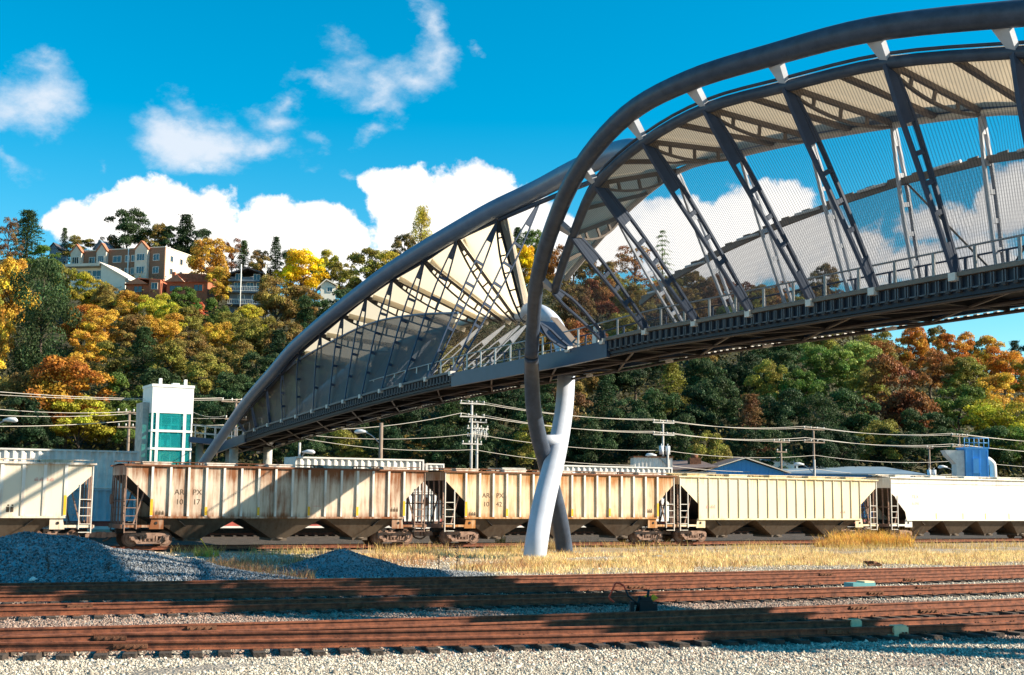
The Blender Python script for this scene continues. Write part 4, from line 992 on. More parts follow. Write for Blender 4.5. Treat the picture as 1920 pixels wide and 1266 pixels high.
def hopper(k0, L, H, label, paint, ribs, ribw, ribd, ribm, bays=3, x0=1.45, x1=None, dz=2.5, curved=False, sill=1.6, roofm='rust', ladders=True):
    p = on_track(k0, -.75); root = thing('hopper_car', (p[0], p[1], .26), label, 'freight car', 'covered hopper cars in the front train', TRZ)
    x1 = x1 or L - x0; T = H - .12
    b = MB()
    for s in (-1, 1):
        y = s * HW
        if not curved:
            poly = [(.1, T), (L - .1, T), (L - .1, 3.78), (x1, dz), (x1, sill), (x0, sill), (x0, dz), (.1, 3.78)]
        else:
            poly = [(.1, T), (L - .1, T), (L - .1, 3.4), (L - .5, 3.15)] + [(x1 + .12 - .95 * max(0, math.sin(a)) ** .0 * math.cos(a) * 0 + .9 * (1 - math.sin(a)), 2.95 - 1.0 * math.sin(a) * .9) for a in np.linspace(0.1, 1.5, 6)] + [(x1, sill), (x0, sill)] + [(x0 - .12 - .9 * (1 - math.sin(a)), 2.95 - 1.0 * math.sin(a) * .9) for a in np.linspace(1.5, .1, 6)] + [(.5, 3.15), (.1, 3.4)]
        b.prism([(x, y, z) for x, z in poly], (0, .03, 0))
    # slope sheets, end plates, roof
    for e, xe, xi in ((-1, .1, x0), (1, L - .1, x1)):
        dd = -e
        q = [(xe, -HW + .03, 3.78), (xe, HW - .03, 3.78), (xi + dd * 1.9, HW - .03, 1.1), (xi + dd * 1.9, -HW + .03, 1.1)]
        b.prism(q, (0, 0, .04), 1)
        b.box((xe, 0, (3.78 + T) / 2), (.05, 2 * HW - .06, T - 3.78), 0)
    n = 8
    for i in range(n):
        a0, a1 = -HW + 2 * HW * i / n, -HW + 2 * HW * (i + 1) / n; zz = lambda y: T + .10 * (1 - (y / HW) ** 2)
        b.add([(.05, a0, zz(a0)), (L - .05, a0, zz(a0)), (L - .05, a1, zz(a1)), (.05, a1, zz(a1))], [(0, 1, 2, 3)], 0)
    b.build('body', [paint, 'black' if paint != 'car_plain' else 'bay'], root)
    b = MB()
    for s in (-1, 1): b.box((L / 2, s * (HW + .05), T + .0), (L + .1, .14, .09)); b.box(((x0 + x1) / 2, s * (HW + .03), sill - .03), (x1 - x0 + .1, .12, .10), 1)
    b.build('side_rail', [roofm, paint], root)
    if ribs:
        pr = None
        for s in (-1, 1):
            for i, x in enumerate(np.linspace(x0, x1, ribs)):
                if pr is None or True:
                    rb = MB(); rb.box((0, 0, 0), (ribw, ribd, T - sill - .10))
                    if pr is None: pr = o = rb.build('side_rib', ribm, root)
                    else: o = link_copy(pr, root)
                o.location = (x, s * (HW + .015 + ribd / 2), (T + sill) / 2 - .02)
    b = MB()
    b.box((L / 2, 0, T + .22), (L + .3, .75, .04)); 
    for s in (-1, 1):
        for x in np.arange(.6, L, 1.3): b.box((x, s * .30, T + .15), (.06, .06, .12))
    b.build('running_board', roofm, root)
    for x in np.linspace(1.8, L - 1.8, 5):
        for s in (-1, 1):
            b = MB(); b.prism([(x - .75, s * .85 - .3, T + .08), (x + .75, s * .85 - .3, T + .08), (x + .75, s * .85 + .3, T + .08), (x - .75, s * .85 + .3, T + .08)], (0, 0, .18)); b.box((x, s * .85, T + .19), (1.6, .68, .05)); b.build('hatch', paint if roofm != 'rust' else 'rib_w', root)
    w = (x1 - x0) / bays
    for i in range(bays):
        c = x0 + w * (i + .5); tw_, bw, zb, zt_ = w * .5 - .02, .42, .28, sill - .05
        lo = zb + .12
        vs = [(c - tw_, -HW + .05, zt_), (c + tw_, -HW + .05, zt_), (c + tw_, HW - .05, zt_), (c - tw_, HW - .05, zt_), (c - bw, -.95, lo), (c + bw, -.95, lo), (c + bw, .95, lo), (c - bw, .95, lo)]
        b = MB(); b.add(vs, [(0, 1, 5, 4), (1, 2, 6, 5), (2, 3, 7, 6), (3, 0, 4, 7), (4, 5, 6, 7)]); b.box((c, 0, lo - .05), (bw * 2.2, 2.0, .14)); b.tube([(c - .2, -1.05, lo), (c + .2, -1.05, lo)], .05, 8)
        b.build('hopper_bay', 'bay', root)
    b = MB(); b.box((L / 2, 0, .82), (L, .5, .26)); b.tube([(2.6, 1.0, .7), (5.0, 1.0, .7)], .22, 10); b.box((L - 4, .9, .8), (1.2, .5, .4)); b.build('centre_sill', 'black', root)
    for xt in (1.55, L - 1.75): truck(root, xt)
    for e, xe in ((1, .0), (-1, L)):
        b = MB(); b.box((xe + e * .05, 0, 1.08), (.16, 2 * HW, .22)); b.box((xe + e * .85, 0, 1.05), (.14, 2 * HW - .2, .16))
        for s in (-1, 1):
            b.box((xe + e * .8, s * (HW - .04), 1.10), (1.75, .07, .13), 1)
            b.prism([(xe + e * 1.52, s * (HW - .02), 1.55), (xe + e * 2.15, s * (HW - .02), 1.55), (xe + e * 2.15, s * (HW - .02), .95), (xe + e * 1.4, s * (HW - .02), .95)], (0, .05, 0), 1)
            b.tube([(xe + e * 1.75, s * (HW + .01), 1.27), (xe + e * 1.75, s * (HW + .03), 1.27)], .08, 10, 2)
        b.build('end_sill', ['truck', paint, 'black'], root)
        b = MB()
        for yy in (-1.3, -.75, .0, .75, 1.3): b.bar((xe + e * .12, yy, 1.15), (xe + e * .12, yy, 3.9), .08, .08)
        b.bar((xe + e * .1, -1.5, 2.4), (xe + e * .1, 1.5, 2.4), .06, .06); b.bar((xe + e * .6, -1.4, 1.2), (xe + e * 1.2, -1.4, 3.2), .07, .07); b.bar((xe + e * .6, 1.4, 1.2), (xe + e * 1.2, 1.4, 3.2), .07, .07)
        b.build('end_post', 'truck', root)
        b = MB(); b.box((xe - e * .35, 0, .62), (.8, .16, .26)); b.box((xe - e * .62, 0, .62), (.22, .30, .32)); b.tube([(xe, .5, .6), (xe - e * .3, .45, .35), (xe - e * .55, .3, .28)], .05, 8); b.build('coupler', 'truck', root)
        for s in (-1, 1):
            b = MB(); xa, xb = xe + e * .10, xe + e * .72; y = s * (HW + .02)
            b.bar((xa, y, .75), (xa, y, T), .05, .07, (0, 1, 0)); b.bar((xb, y, .95), (xb, y, 3.25), .05, .07, (0, 1, 0))
            for z in np.arange(.8, 2.9, .42): b.bar((xa, y, z), (xb, y, z), .035, .035)
            b.build('ladder', 'rib_w' if paint != 'car_rust' else 'truck', root)
    b = MB(); b.tube([(-.12, .55, 2.5), (-.20, .55, 2.5)], .28, 16, smooth=False); b.build('brake_wheel', 'truck', root)
    return root
def strips(root, xs, hs, sill=1.6, d=.12):
    for x, h in zip(xs, hs):
        b = MB(); b.box((x, -(HW + .015 + d + .004), sill + .08 + h / 2), (.135, .012, h)); b.build('reflector_strip', 'yellow', root)
def decal(root, x, z, w, h, matn='ink', n=3):
    b = MB()
    for k in range(n): b.box((x + k * w, -HW - .022, z), (w * .75, .008, h)); b.box((x + k * w + w * .1, -HW - .022, z + h * .8), (w * .4, .008, h * .3))
    b.build('stencil_panel', matn, root)
def ribx(x0, x1, n): return list(np.linspace(x0, x1, n))
# the cars, left to right
c0 = hopper(-19.35, 17.4, 4.42, 'white hopper car at the far left with diagonal cut end', 'car_white', 15, .16, .05, 'rib_w', roofm='rib_w')
decal(c0, 13.2, 1.95, .2, .26, n=2); strips(c0, [15.95], [1.0], d=.05)
decal(c0, 14.5, 3.45, .25, .12, 'inkp', 4)
c1 = hopper(-.45, 17.5, 4.42, 'rust stained hopper car lettered AR PX 10 17 in the bridge shadow', 'car_rust', 16, .12, .10, 'rib_w', x0=1.45, x1=16.05)
rx = ribx(1.45, 16.05, 16); strips(c1, [rx[0], rx[3], rx[6], rx[9], rx[12], rx[15]], [.85, .45, .45, .5, .5, .85], d=.10)
for txt, x, z in (('AR', rx[2] - .74, 2.78), ('PX', rx[2] + .24, 2.78), ('10', rx[2] - .66, 2.26), ('17', rx[2] + .26, 2.26)): lettering(txt, .40, 'ink', c1, (x, -HW - .02, z), 'reporting_mark', 1.05)
decal(c1, 1.75, 1.78, .16, .14); decal(c1, 15.3, 2.0, .17, .16); decal(c1, rx[9] + .35, 2.2, .12, .05, 'inkp', 4)
c2 = hopper(18.2, 16.85, 4.42, 'amber stained hopper car lettered AR PX 10 42 behind the bridge pillar', 'car_amber', 16, .12, .10, 'rib_w', x0=1.45, x1=15.4)
rx = ribx(1.45, 15.4, 16); strips(c2, [rx[0], rx[3], rx[8], rx[11], rx[15]], [.85, .45, .45, .5, .85], d=.10)
for txt, x, z in (('AR', rx[2] - .74, 2.78), ('PX', rx[2] + .22, 2.78), ('10', rx[2] - .66, 2.26), ('42', rx[2] + .22, 2.26)): lettering(txt, .40, 'ink', c2, (x, -HW - .02, z), 'reporting_mark', 1.05)
decal(c2, 1.75, 1.78, .16, .14); decal(c2, 14.6, 2.0, .17, .16)
c3 = hopper(35.35, 17.6, 4.42, 'clean cream hopper car with thin ribs right of the pillar', 'car_cream', 18, .05, .06, 'car_cream', x0=1.6, x1=15.9, roofm='car_cream', sill=1.55)
decal(c3, 14.1, 2.0, .16, .12, 'inkp'); decal(c3, 2.3, 2.3, .2, .16, 'inkp', 4)
c4 = hopper(54.2, 17.9, 4.66, 'plain white smooth sided hopper car at the far right', 'car_plain', 0, .1, .1, 'rib_w', bays=4, x0=1.6, curved=True, roofm='car_plain', sill=1.5)
lettering('TILX', .34, 'inkp', c4, (2.15, -HW - .02, 3.05), 'reporting_mark'); lettering('51793', .30, 'inkp', c4, (2.15, -HW - .02, 2.55), 'reporting_mark')
decal(c4, 14.9, 2.1, .2, .22, n=2)
b = MB(); b.box((8.9, -HW - .03, 4.15), (17.4, .03, .05)); b.build('roof_seam', 'rib_w', c4)
for x in (4.6, 7.4, 9.8, 12.4): b = MB(); b.box((x, -HW - .025, 1.75), (.05, .012, .45)); b.build('sill_stencil', 'yellow', c4)

# ------------------------------------------------------------------ containers on low red well cars behind
def container(k0, Ln, z, h, matn, label, off=-23.5):
    p = on_track(k0, off - 1.22); root = thing('container', (p[0], p[1], z), label, 'shipping container', 'double stacked containers behind the hopper cars', TRZ)
    b = MB(); n = int(Ln / .14); W2 = 1.22
    for s in (-1, 1):
        vs = []; 
        for i in range(n + 1):
            x = .12 + (Ln - .24) * i / n; y = s * (W2 - (.0 if (i // 2) % 2 else .12)); vs += [(x, y, .12), (x, y, h - .10)]
        b.add(vs, [(2 * i, 2 * i + 2, 2 * i + 3, 2 * i + 1) for i in range(n)])
    b.b2((.05, -W2 + .06, h - .09), (Ln - .05, W2 - .06, h - .02)); b.b2((.05, -W2 + .06, .04), (Ln - .05, W2 - .06, .12))
    for x in (.03, Ln - .03): b.box((x, 0, h / 2), (.05, 2 * W2 - .1, h - .2))
    b.build('corrugated_shell', matn, root)
    b = MB()
    for s in (-1, 1):
        for z_ in (.06, h - .06): b.box((Ln / 2, s * W2, z_), (Ln, .10, .12))
        for x in (.06, Ln - .06): b.box((x, s * W2, h / 2), (.13, .11, h - .24))
    b.build('frame', matn, root); return root
CB, CT = 1.15, 3.42
container(-13.5, 19.3, CB, 2.24, 'cont_b', 'lower blue grey container behind the gap between the first two hopper cars')
container(-13.5, 19.4, CT, 2.66, 'cont_w', 'upper pale container reaching from the left edge to the lift tower')
container(17.9, 11.9, CB, 2.24, 'cont_w', 'lower white container seen between the two rust stained hopper cars')
container(17.6, 10.7, CT, 2.58, 'cont_w', 'upper white container above the right half of the rusty hopper car')
container(28.5, 1.6, CT, 2.30, 'cont_w', 'short boxy white unit at the right end of the upper white container')
container(41.5, 11.2, CB, 2.24, 'cont_w', 'lower white container behind the amber hopper car')
container(41.2, 11.3, CT, 2.44, 'cont_w', 'upper white container right of the bridge pillar')
container(35.4, 2.2, CT, 2.10, 'conc', 'low grey box left of the bridge pillar above the amber hopper car')
for k0, Ln, lb in ((-14.5, 21.4, 'red well car at the left under the pale container'), (8.5, 22.0, 'red well car with white stripe seen under the rusty hopper car'), (32.5, 21.5, 'red well car with white stripe seen under the amber hopper car'), (56, 20, 'red well car seen under the white hopper car')):
    p = on_track(k0, -24.4 - .75); root = thing('well_car', (p[0], p[1], .27), lb, 'freight car', 'red well cars on the container track', TRZ)
    b = MB()
    for s in (-1, 1): b.b2((1.5, s * 1.42 - .05, .30), (Ln - 1.5, s * 1.42 + .05, .95))
    b.b2((1.5, -1.4, .28), (Ln - 1.5, 1.4, .40)); b.b2((0, -1.2, .85), (2.2, 1.2, 1.05)); b.b2((Ln - 2.2, -1.2, .85), (Ln, 1.2, 1.05)); b.b2((.2, -.9, 1.05), (1.6, .9, 1.2)); b.build('well', 'wellred', root)
    b = MB(); b.b2((1.4, -1.49, .30), (Ln - 1.4, -1.472, .52)); b.b2((1.4, -1.5, .30), (3.2, -1.474, .66)); b.build('side_stripe', 'cont_w', root)
    for xt in (.9, Ln - .9): truck(root, xt)

# ------------------------------------------------------------------ poles, wires and street lamps along the road
def pole(x, ytop, D, label, arms, rad=.17, matn='wood', extras=0):
    q = at(x, ytop, D); root = thing('utility_pole', (q[0], q[1], 0), label, 'utility pole', 'utility poles along the road', TRZ)
    b = MB(); b.tube([(0, 0, -.2), (0, 0, q[2])], [rad, rad * .7], 10); b.build('pole', matn, root)
    for (dz, w) in arms:
        b = MB(); b.box((0, -.14, q[2] - dz), (w, .10, .13)); b.build('crossarm', matn, root)
        for s in np.linspace(-w / 2 + .12, w / 2 - .12, 4 if w > 2 else 2):
            b = MB(); b.tube([(s, -.14, q[2] - dz + .06), (s, -.14, q[2] - dz + .34)], [.055, .08], 8); b.build('insulator', 'insul', root)
    for k in range(extras):
        s = (-.45, .45, 0)[k]; b = MB(); b.tube([(s, -.3, q[2] - 4.0), (s, -.3, q[2] - 3.0)], .27, 12); b.tube([(s, -.3, q[2] - 3.0), (s, -.3, q[2] - 2.75)], .05, 6); b.build('transformer', 'transf', root)
    return root, q
PL = [pole(443, 748, 127.5, 'wooden utility pole behind the left foot of the bridge arch', [(.3, 3.0), (2.0, 2.2)]),
      pole(885, 752, 140, 'tall utility pole with cluttered crossarms left of the bridge pillar', [(.3, 3.0), (1.7, 3.0), (4.6, 2.4)], matn='polegrey'),
      pole(1243, 788, 152, 'utility pole with two transformers behind the amber hopper car', [(.3, 3.0), (1.7, 3.0)], extras=2, matn='polegrey'),
      pole(1525, 801, 163, 'utility pole with double crossarms behind the cream hopper car', [(.3, 3.4), (1.9, 3.4)]),
      pole(1798, 814, 174, 'utility pole beside the blue dust collector', [(.3, 3.0), (1.7, 3.0)])]
pole(243, 770, 125, 'utility pole between the green tree and the lift tower', [(.2, 2.4), (1.6, 2.2)])
PX, qx = pole(895, 790, 142, 'shorter pole with white switchgear just right of the tall one', [(.1, 2.2), (.8, 2.6), (1.6, 2.6)], matn='polegrey', extras=0)
b = MB()
for k in range(9): b.tube([(-.9 + .22 * k, -.35, qx[2] - 1.5 - (k % 3) * .25), (-.8 + .22 * k, -.35, qx[2] - .7 - (k % 2) * .3)], .07, 6)
b.build('switchgear', 'insul', PX)
pole(1464, 826, 160, 'short pole with curved wire brackets above the white shed', [(.2, 2.6), (1.4, 1.6)])
pole(1742, 838, 172, 'short utility pole with transformers left of the blue dust collector', [(.2, 1.2)], extras=2)
def wire(pts, sag, label, r=.022, grp='overhead wires'):
    P = [V3(p) for p in pts]; b = MB(); L_ = []
    for a, e in zip(P[:-1], P[1:]):
        for s in np.linspace(0, 1, 11)[:-1]: L_.append(a + (e - a) * s - V3((0, 0, 4 * sag * s * (1 - s))))
    L_.append(P[-1]); org = L_[len(L_) // 2]
    b.tube(L_, r, 5); o = b.build('overhead_wire', 'wire', None, org); o.location = tuple(org); return tag(o, label, 'cable', grp)
def wp(i, dx, dz): q = PL[i][1]; return q + np.array([TC[0], TC[1], 0]) * dx + V3((0, -.14, -dz))
lft = [at(-60, y, 108) for y in (730, 737, 757, 762, 776, 799)]
wire([lft[0], wp(0, -1.3, -.02)], .35, 'uppermost overhead wire from the left edge to the pole by the arch foot', .028)
wire([lft[1], wp(0, 1.2, .0)], .3, 'second overhead wire from the left edge below the uppermost')
wire([lft[3], at(243, 772, 125), at(360, 772, 127), wp(0, -1.0, 1.7)], .3, 'overhead wire at the left joining the pole by the green tree')
wire([lft[4], at(243, 776, 125), wp(0, 1.0, 1.8)], .25, 'lower overhead wire at the left joining the pole by the green tree')
wire([lft[5], at(243, 789, 125), at(420, 797, 127)], .2, 'lowest overhead wire at the left passing behind the lift tower', .028)
for (da, z0_, lb, r) in ((-1.4, -.05, 'highest overhead wire running behind the bridge pillar', .03), (.6, .0, 'second highest overhead wire behind the bridge pillar', .026), (-1.3, 1.35, 'third overhead wire behind the bridge pillar', .034), (1.2, 1.45, 'fourth overhead wire behind the bridge pillar', .03), (.2, 3.5, 'fifth overhead wire behind the bridge pillar', .028), (.3, 5.2, 'lowest overhead wire behind the bridge pillar', .028)):
    e = wp(4, da, z0_) + np.array([TC[0] * 40, TC[1] * 40, -.4])
    st = [wp(1, da, z0_), wp(2, da, z0_), wp(3, da, z0_), wp(4, da, z0_), e]
    if z0_ in (3.5, 5.2) or da == -1.3: st = [at(560, 800 + z0_ * 4, 131)] + st
    wire(st, .55, lb, r)
def street_lamp(x, ytop, D, lampx, lampy, label, ph=.12):
    q = at(x, ytop, D); root = thing('street_lamp', (q[0], q[1], 0), label, 'street lamp', 'street lamps along the road')
    e = at(lampx, lampy, D) - V3((q[0], q[1], 0)); b = MB(); b.tube([(0, 0, 0), (0, 0, q[2])], [ph * 1.3, ph], 8); b.build('pole', 'wood' if ph > .15 else 'polegrey', root)
    b = MB(); b.tube(catmull([V3((0, 0, e[2] - 1.2)), V3((e[0] * .55, 0, e[2] - .35)), e], 4), .06, 6); b.build('arm', 'alu', root)
    b = MB(); d = np.sign(e[0]); b.tube([e - V3((d * .3, 0, 0)), e + V3((d * .25, 0, .06)), e + V3((d * .75, 0, .02)), e + V3((d * .95, 0, -.05))], [.07, .2, .22, .08], 10); b.build('lamp_head', 'transf', root)
street_lamp(715, 793, 128, 683, 810, 'brown street lamp post with arm under the bridge deck', .18)
street_lamp(-22, 770, 112, 12, 788, 'street lamp arm reaching in at the left edge', .16)
street_lamp(1252, 845, 150, 1226, 854, 'small street lamp before the brown wall by the blue gabled shed')
street_lamp(1527, 862, 160, 1503, 871, 'small street lamp below the pole with double crossarms')
street_lamp(1800, 868, 172, 1772, 876, 'small street lamp left of the blue dust collector')
street_lamp(562, 830, 126, 572, 848, 'slim lamp post with white box below the bridge deck')

# ------------------------------------------------------------------ buildings by the road
def frame_thing(name, x, y, D, label, cat, rz=TRZ):
    q = at(x, y, D); return thing(name, (q[0], q[1], 0), label, cat, None, rz), q
# blue gabled shed
D = 158; pxm = D / FPX
sh, q = frame_thing('shed', 1395, 858, D, 'blue gabled shed with brown metal roof behind the cream hopper car', 'shed', .10)
zr, ze = q[2], at(1470, 884, D)[2]; hw = 80 * pxm; Lg = 22.0
b = MB(); b.prism([(-hw + .3, 0, 0), (hw - .3, 0, 0), (hw - .3, 0, ze - .1), (0, 0, zr - .25), (-hw + .3, 0, ze - .1)], (0, .2, 0))
for i in range(18): x = -hw + .5 + (2 * hw - 1) * i / 17; z = zr - .4 - abs(x) / hw * (zr - ze); b.box((x, -.13, z / 2), (.10, .06, z))
b.build('gable_wall', 'bluebld', sh)
b = MB()
for s in (-1, 1): b.prism([(0, -.6, zr), (0, Lg, zr), (s * (hw + .4), Lg, ze - .15), (s * (hw + .4), -.6, ze - .15)], (0, 0, .12))
b.build('roof', 'roofbrn', sh)
b = MB()
for s in (-1, 1): b.bar((0, -.66, zr - .05), (s * (hw + .4), -.66, ze - .2), .10, .34, (0, 1, 0))
b.build('barge_board', 'stucco', sh)
b = MB()
for s in (-1, 1): b.b2((s * (hw - .4), .3, 0), (s * (hw - .2), Lg, ze - .2))
b.build('side_wall', 'bluebld', sh)
sh2, q = frame_thing('workshop', 1290, 872, 156, 'long workshop with brown metal roof left of the blue gabled shed', 'shed', .10)
zr2 = q[2]; b = MB(); b.b2((-5.5, 0, 0), (3.4, 10, zr2 - .8)); b.build('wall', 'conc', sh2)
b = MB(); b.prism([(-6.2, -.4, zr2 - .85), (3.6, -.4, zr2 - .2), (3.6, 11, zr2 + 1.0), (-4, 11, zr2 + .4)], (0, 0, .14)); b.build('roof', 'roofbrn', sh2)
b = MB(); b.b2((1.2, 4, zr2 + .2), (2.6, 5.2, zr2 + 1.0)); b.tube([(1.9, 4.6, zr2 + .9), (1.9, 4.6, zr2 + 1.4)], .45, 10); b.build('roof_vent', 'rust', sh2)
wl, q = frame_thing('corrugated_shelter', 1225, 858, 150, 'rusty pale corrugated box wall behind the amber hopper car', 'shed', .05)
b = MB(); ww = 36 * 150 / FPX; zt_ = q[2]
vs = []; n = 40
for i in range(n + 1): x = -ww + 2 * ww * i / n; y = .05 * ((i // 2) % 2); vs += [(x, y, 0), (x, y, zt_)]
b.add(vs, [(2 * i, 2 * i + 2, 2 * i + 3, 2 * i + 1) for i in range(n)]); b.b2((-ww, .1, 0), (ww, 3, zt_ - .02)); b.build('wall', 'cont_w', wl)
b = MB(); b.b2((-ww - .1, -.1, zt_), (ww + .1, 3.1, zt_ + .15)); b.build('roof', 'rust', wl)
ws, q = frame_thing('white_shed', 1458, 864, 172, 'white flat walled shed right of the blue gable', 'shed', .15)
b = MB(); b.b2((-2.3, 0, 0), (2.3, 6, q[2])); b.build('wall', 'white', ws); b = MB(); b.b2((-2.5, -.15, q[2]), (2.5, 6.1, q[2] + .18)); b.build('roof', 'roofblu', ws)
b = MB(); b.b2((2.5, -.1, 0), (2.75, .2, q[2] + .3)); b.build('downpipe', 'white', ws)
lr, q = frame_thing('long_warehouse', 1600, 884, 166, 'long low warehouse with blue grey roof behind cream and white hopper cars', 'warehouse', .12)
b = MB(); zz = q[2]; b.b2((-9, 0, 0), (9, 12, zz - .3)); b.build('wall', 'bluebld', lr)
b = MB(); b.prism([(-9.4, -.5, zz - .3), (9.4, -.5, zz - .3), (9.4, 12.5, zz + .9), (-9.4, 12.5, zz + .9)], (0, 0, .16)); b.build('roof', 'roofblu', lr)
# blue dust collector
dc, q = frame_thing('dust_collector', 1822, 842, 160, 'bright blue dust collector tower with railed top and white ducts', 'dust collector', .0)
z1 = q[2]; k = 160 / FPX
b = MB(); b.b2((-18 * k, -1.2, 0), (24 * k, 1.6, z1)); b.b2((-21 * k, -1.3, z1 - .02), (26 * k, 1.7, z1 + .18))
for x in (-17, -5, 8, 22): b.box((x * k, -1.25, z1 / 2), (.12, .12, z1 - .4))
b.b2((-6 * k, -1.5, z1 - 3.0), (5 * k, -1.2, z1 - 1.2)); b.build('housing', 'bluemet', dc)
b = MB()
for x in np.linspace(-20, 25, 6): b.tube([(x * k, -1.2, z1 + .15), (x * k, -1.2, z1 + 1.3)], .045, 6)
for z in (.7, 1.28): b.tube([(-20 * k, -1.2, z1 + z), (25 * k, -1.2, z1 + z)], .04, 6)
b.build('handrail', 'bluemet', dc)
b = MB(); b.b2((-34 * k, -.9, 0), (-19 * k, .9, z1 - .3)); b.prism([(-55 * k, 0, z1 - .2), (-19 * k, 0, z1 - .2), (-19 * k, 0, z1 - 1.1), (-34 * k, 0, z1 - 1.9), (-50 * k, 0, z1 - .8)], (0, 1.7, 0))
b.tube(catmull([V3((24 * k, 0, z1 - 1.2)), V3((35 * k, 0, z1 - 1.6)), V3((39 * k, 0, z1 - 2.8)), V3((38 * k, 0, 0))], 5), .42, 12); b.build('duct', 'cont_w', dc)

# ------------------------------------------------------------------ houses on the hillside
def window(b_parent, c, w, h, ax, nrm, frame='white', mull=1):
    ax = V3(ax); nrm = V3(nrm); c = V3(c); up = np.array([0, 0, 1.]); A3 = (ax, nrm, up)
    f = MB()
    for s in (-1, 1): f.box(c + ax * s * w / 2 + nrm * .06, (.10, .14, h + .1), 0, A3); f.box(c + up * s * h / 2 + nrm * .06, (w - .1, .14, .10), 0, A3)
    for k in range(mull): f.box(c + ax * (w * ((k + 1) / (mull + 1) - .5)) + nrm * .06, (.07, .12, h - .1), 0, A3)
    o = f.build('window', frame, b_parent); g = MB(); g.box(c + nrm * .02, (w - .08, .05, h - .08), 0, A3); g.build('pane', 'glassw', o); return o
def hroot(name, x, y, D, label, cat, rz): q = at(x, y, D); return thing(name, q, label, cat, None, rz), D / FPX
# brick apartment block: corner at the Empty, long front along -x, side along +y
DA = 318
ap, k = hroot('apartment_block', 307, 530, DA, 'tan brick apartment block with pale gabled bays on the hilltop', 'apartment building', R(-17))
Hh = 68 * k; Lf = 200 * k * 1.03; Ls = 26.0
b = MB(); b.b2((-Lf, 0, -9), (0, .4, Hh)); b.build('brick_front', 'brickb', ap)
b = MB(); b.b2((-.3, .41, -9), (.0, Ls, Hh - .02)); b.b2((-Lf, Ls, -9), (-.31, Ls + .3, Hh)); b.b2((-Lf, .41, -9), (-Lf + .3, Ls - .1, Hh)); b.build('side_wall', 'stucco', ap)
b = MB(); b.b2((-Lf + .31, .41, Hh - .5), (-.31, Ls - .01, Hh - .2)); b.build('roof', 'slateroof', ap)
b = MB(); b.b2((-Lf - .15, -.15, Hh), (.15, .42, Hh + .25)); b.b2((-.4, .43, Hh), (.15, Ls + .2, Hh + .22)); b.build('parapet', 'stucco', ap)
zs = [Hh - 2.4, Hh - 5.6, Hh - 8.8]
for cx, wb in ((-46, 27), (-132, 21), (-188, 24)):
    x = cx * k * 1.02; w2 = wb * k / 2
    b = MB(); b.prism([(x - w2, -.55, -9), (x + w2, -.55, -9), (x + w2, -.55, Hh - .3), (x, -.55, Hh + 12 * k), (x - w2, -.55, Hh - .3)], (0, 1.0, 0)); bay = b.build('gabled_bay', 'stucco', ap)
    b = MB()
    for s in (-1, 1): b.bar((x, -.6, Hh + 12 * k + .1), (x + s * (w2 + .25), -.6, Hh - .45), .35, 1.2, (0, 1, 0))
    b.build('gable_roof', 'rooftrim', bay)
    for z in zs: window(ap, (x, -1.06, z), wb * k * .62, 1.7, (1, 0, 0), (0, -1, 0), 'white', 2)
for cx, ww in ((-18, 14), (-66, 12), (-80, 10), (-102, 20), (-157, 14)):
    for z in zs: window(ap, (cx * k * 1.02, -.01, z), ww * k * .9, 1.6, (1, 0, 0), (0, -1, 0), 'white', 1)
for y in (3, 7.5, 12, 14.2, 18.5, 20.7, 23.8):
    for z in zs[:2]: window(ap, (.01, y, z), 1.3, 1.5, (0, 1, 0), (1, 0, 0), 'stucco', 0)
for cx in (-77.5, -146):
    b = MB(); b.tube([(cx * k * 1.02, -.15, -6), (cx * k * 1.02, -.15, Hh + .1)], .16, 8); b.build('downpipe', 'white', ap)
b = MB(); b.box((-Lf * .33, 3, Hh + .8), (.9, .9, 2.0)); b.build('chimney', 'white', ap)
def flag_house():
    # white house with a single sloping roof below the block
    h, k = hroot('hillside_house', 235, 545, 300, 'white hillside house with one long sloping roof below the apartment block', 'house', R(-12))
    W1 = 52 * k; W2 = 70 * k; H0 = 58 * k; b = MB()
    b.prism([(-W1, 0, -6), (0, 0, -6), (0, 0, H0 * .42), (-W1, 0, H0 * .95)], (0, .3, 0)); b.b2((-W1 - W2, -.4, -6), (-W1, -.1, H0 * .30)); b.b2((-W1 - W2, 1.2, H0 * .3), (-W1, 1.5, H0 * .82)); b.build('wall', 'housew', h)
    b = MB(); b.prism([(-W1 - .5, -.5, H0 * .96), (.9, -.5, H0 * .36), (.9, 8, H0 * .36), (-W1 - .5, 8, H0 * .96)], (0, 0, .3)); b.b2((-W1 - W2 - .5, -.6, H0 * .84), (-W1 - .3, 8, H0 * .93)); b.build('roof', 'stucco', h)
    for x in (-W1 - W2 * .8, -W1 - W2 * .5, -W1 - W2 * .2): window(h, (x, 1.15, H0 * .58), W2 * .26, 2.0, (1, 0, 0), (0, -1, 0), 'white', 1)
    b = MB(); b.b2((-W1 - W2, -.5, H0 * .30), (-W1, 1.1, H0 * .34))
    for x in np.linspace(-W1 - W2 + .1, -W1 - .1, 8): b.box((x, -.4, H0 * .34 + .5), (.06, .06, 1.0))
    b.b2((-W1 - W2, -.45, H0 * .34 + .98), (-W1, -.35, H0 * .34 + 1.06)); b.build('terrace', 'white', h)
flag_house()
h, k = hroot('hillside_house', 312, 552, 296, 'terracotta house with low orange roofs below the apartment block corner', 'house', R(-6))
b = MB(); b.b2((-78 * k, 0, -5), (-22 * k, 6, 20 * k)); b.b2((-30 * k, -1.5, -5), (-8 * k, 5, 26 * k)); b.b2((0, 0, -5), (80 * k, 7, 24 * k)); b.build('wall', 'terra', h)
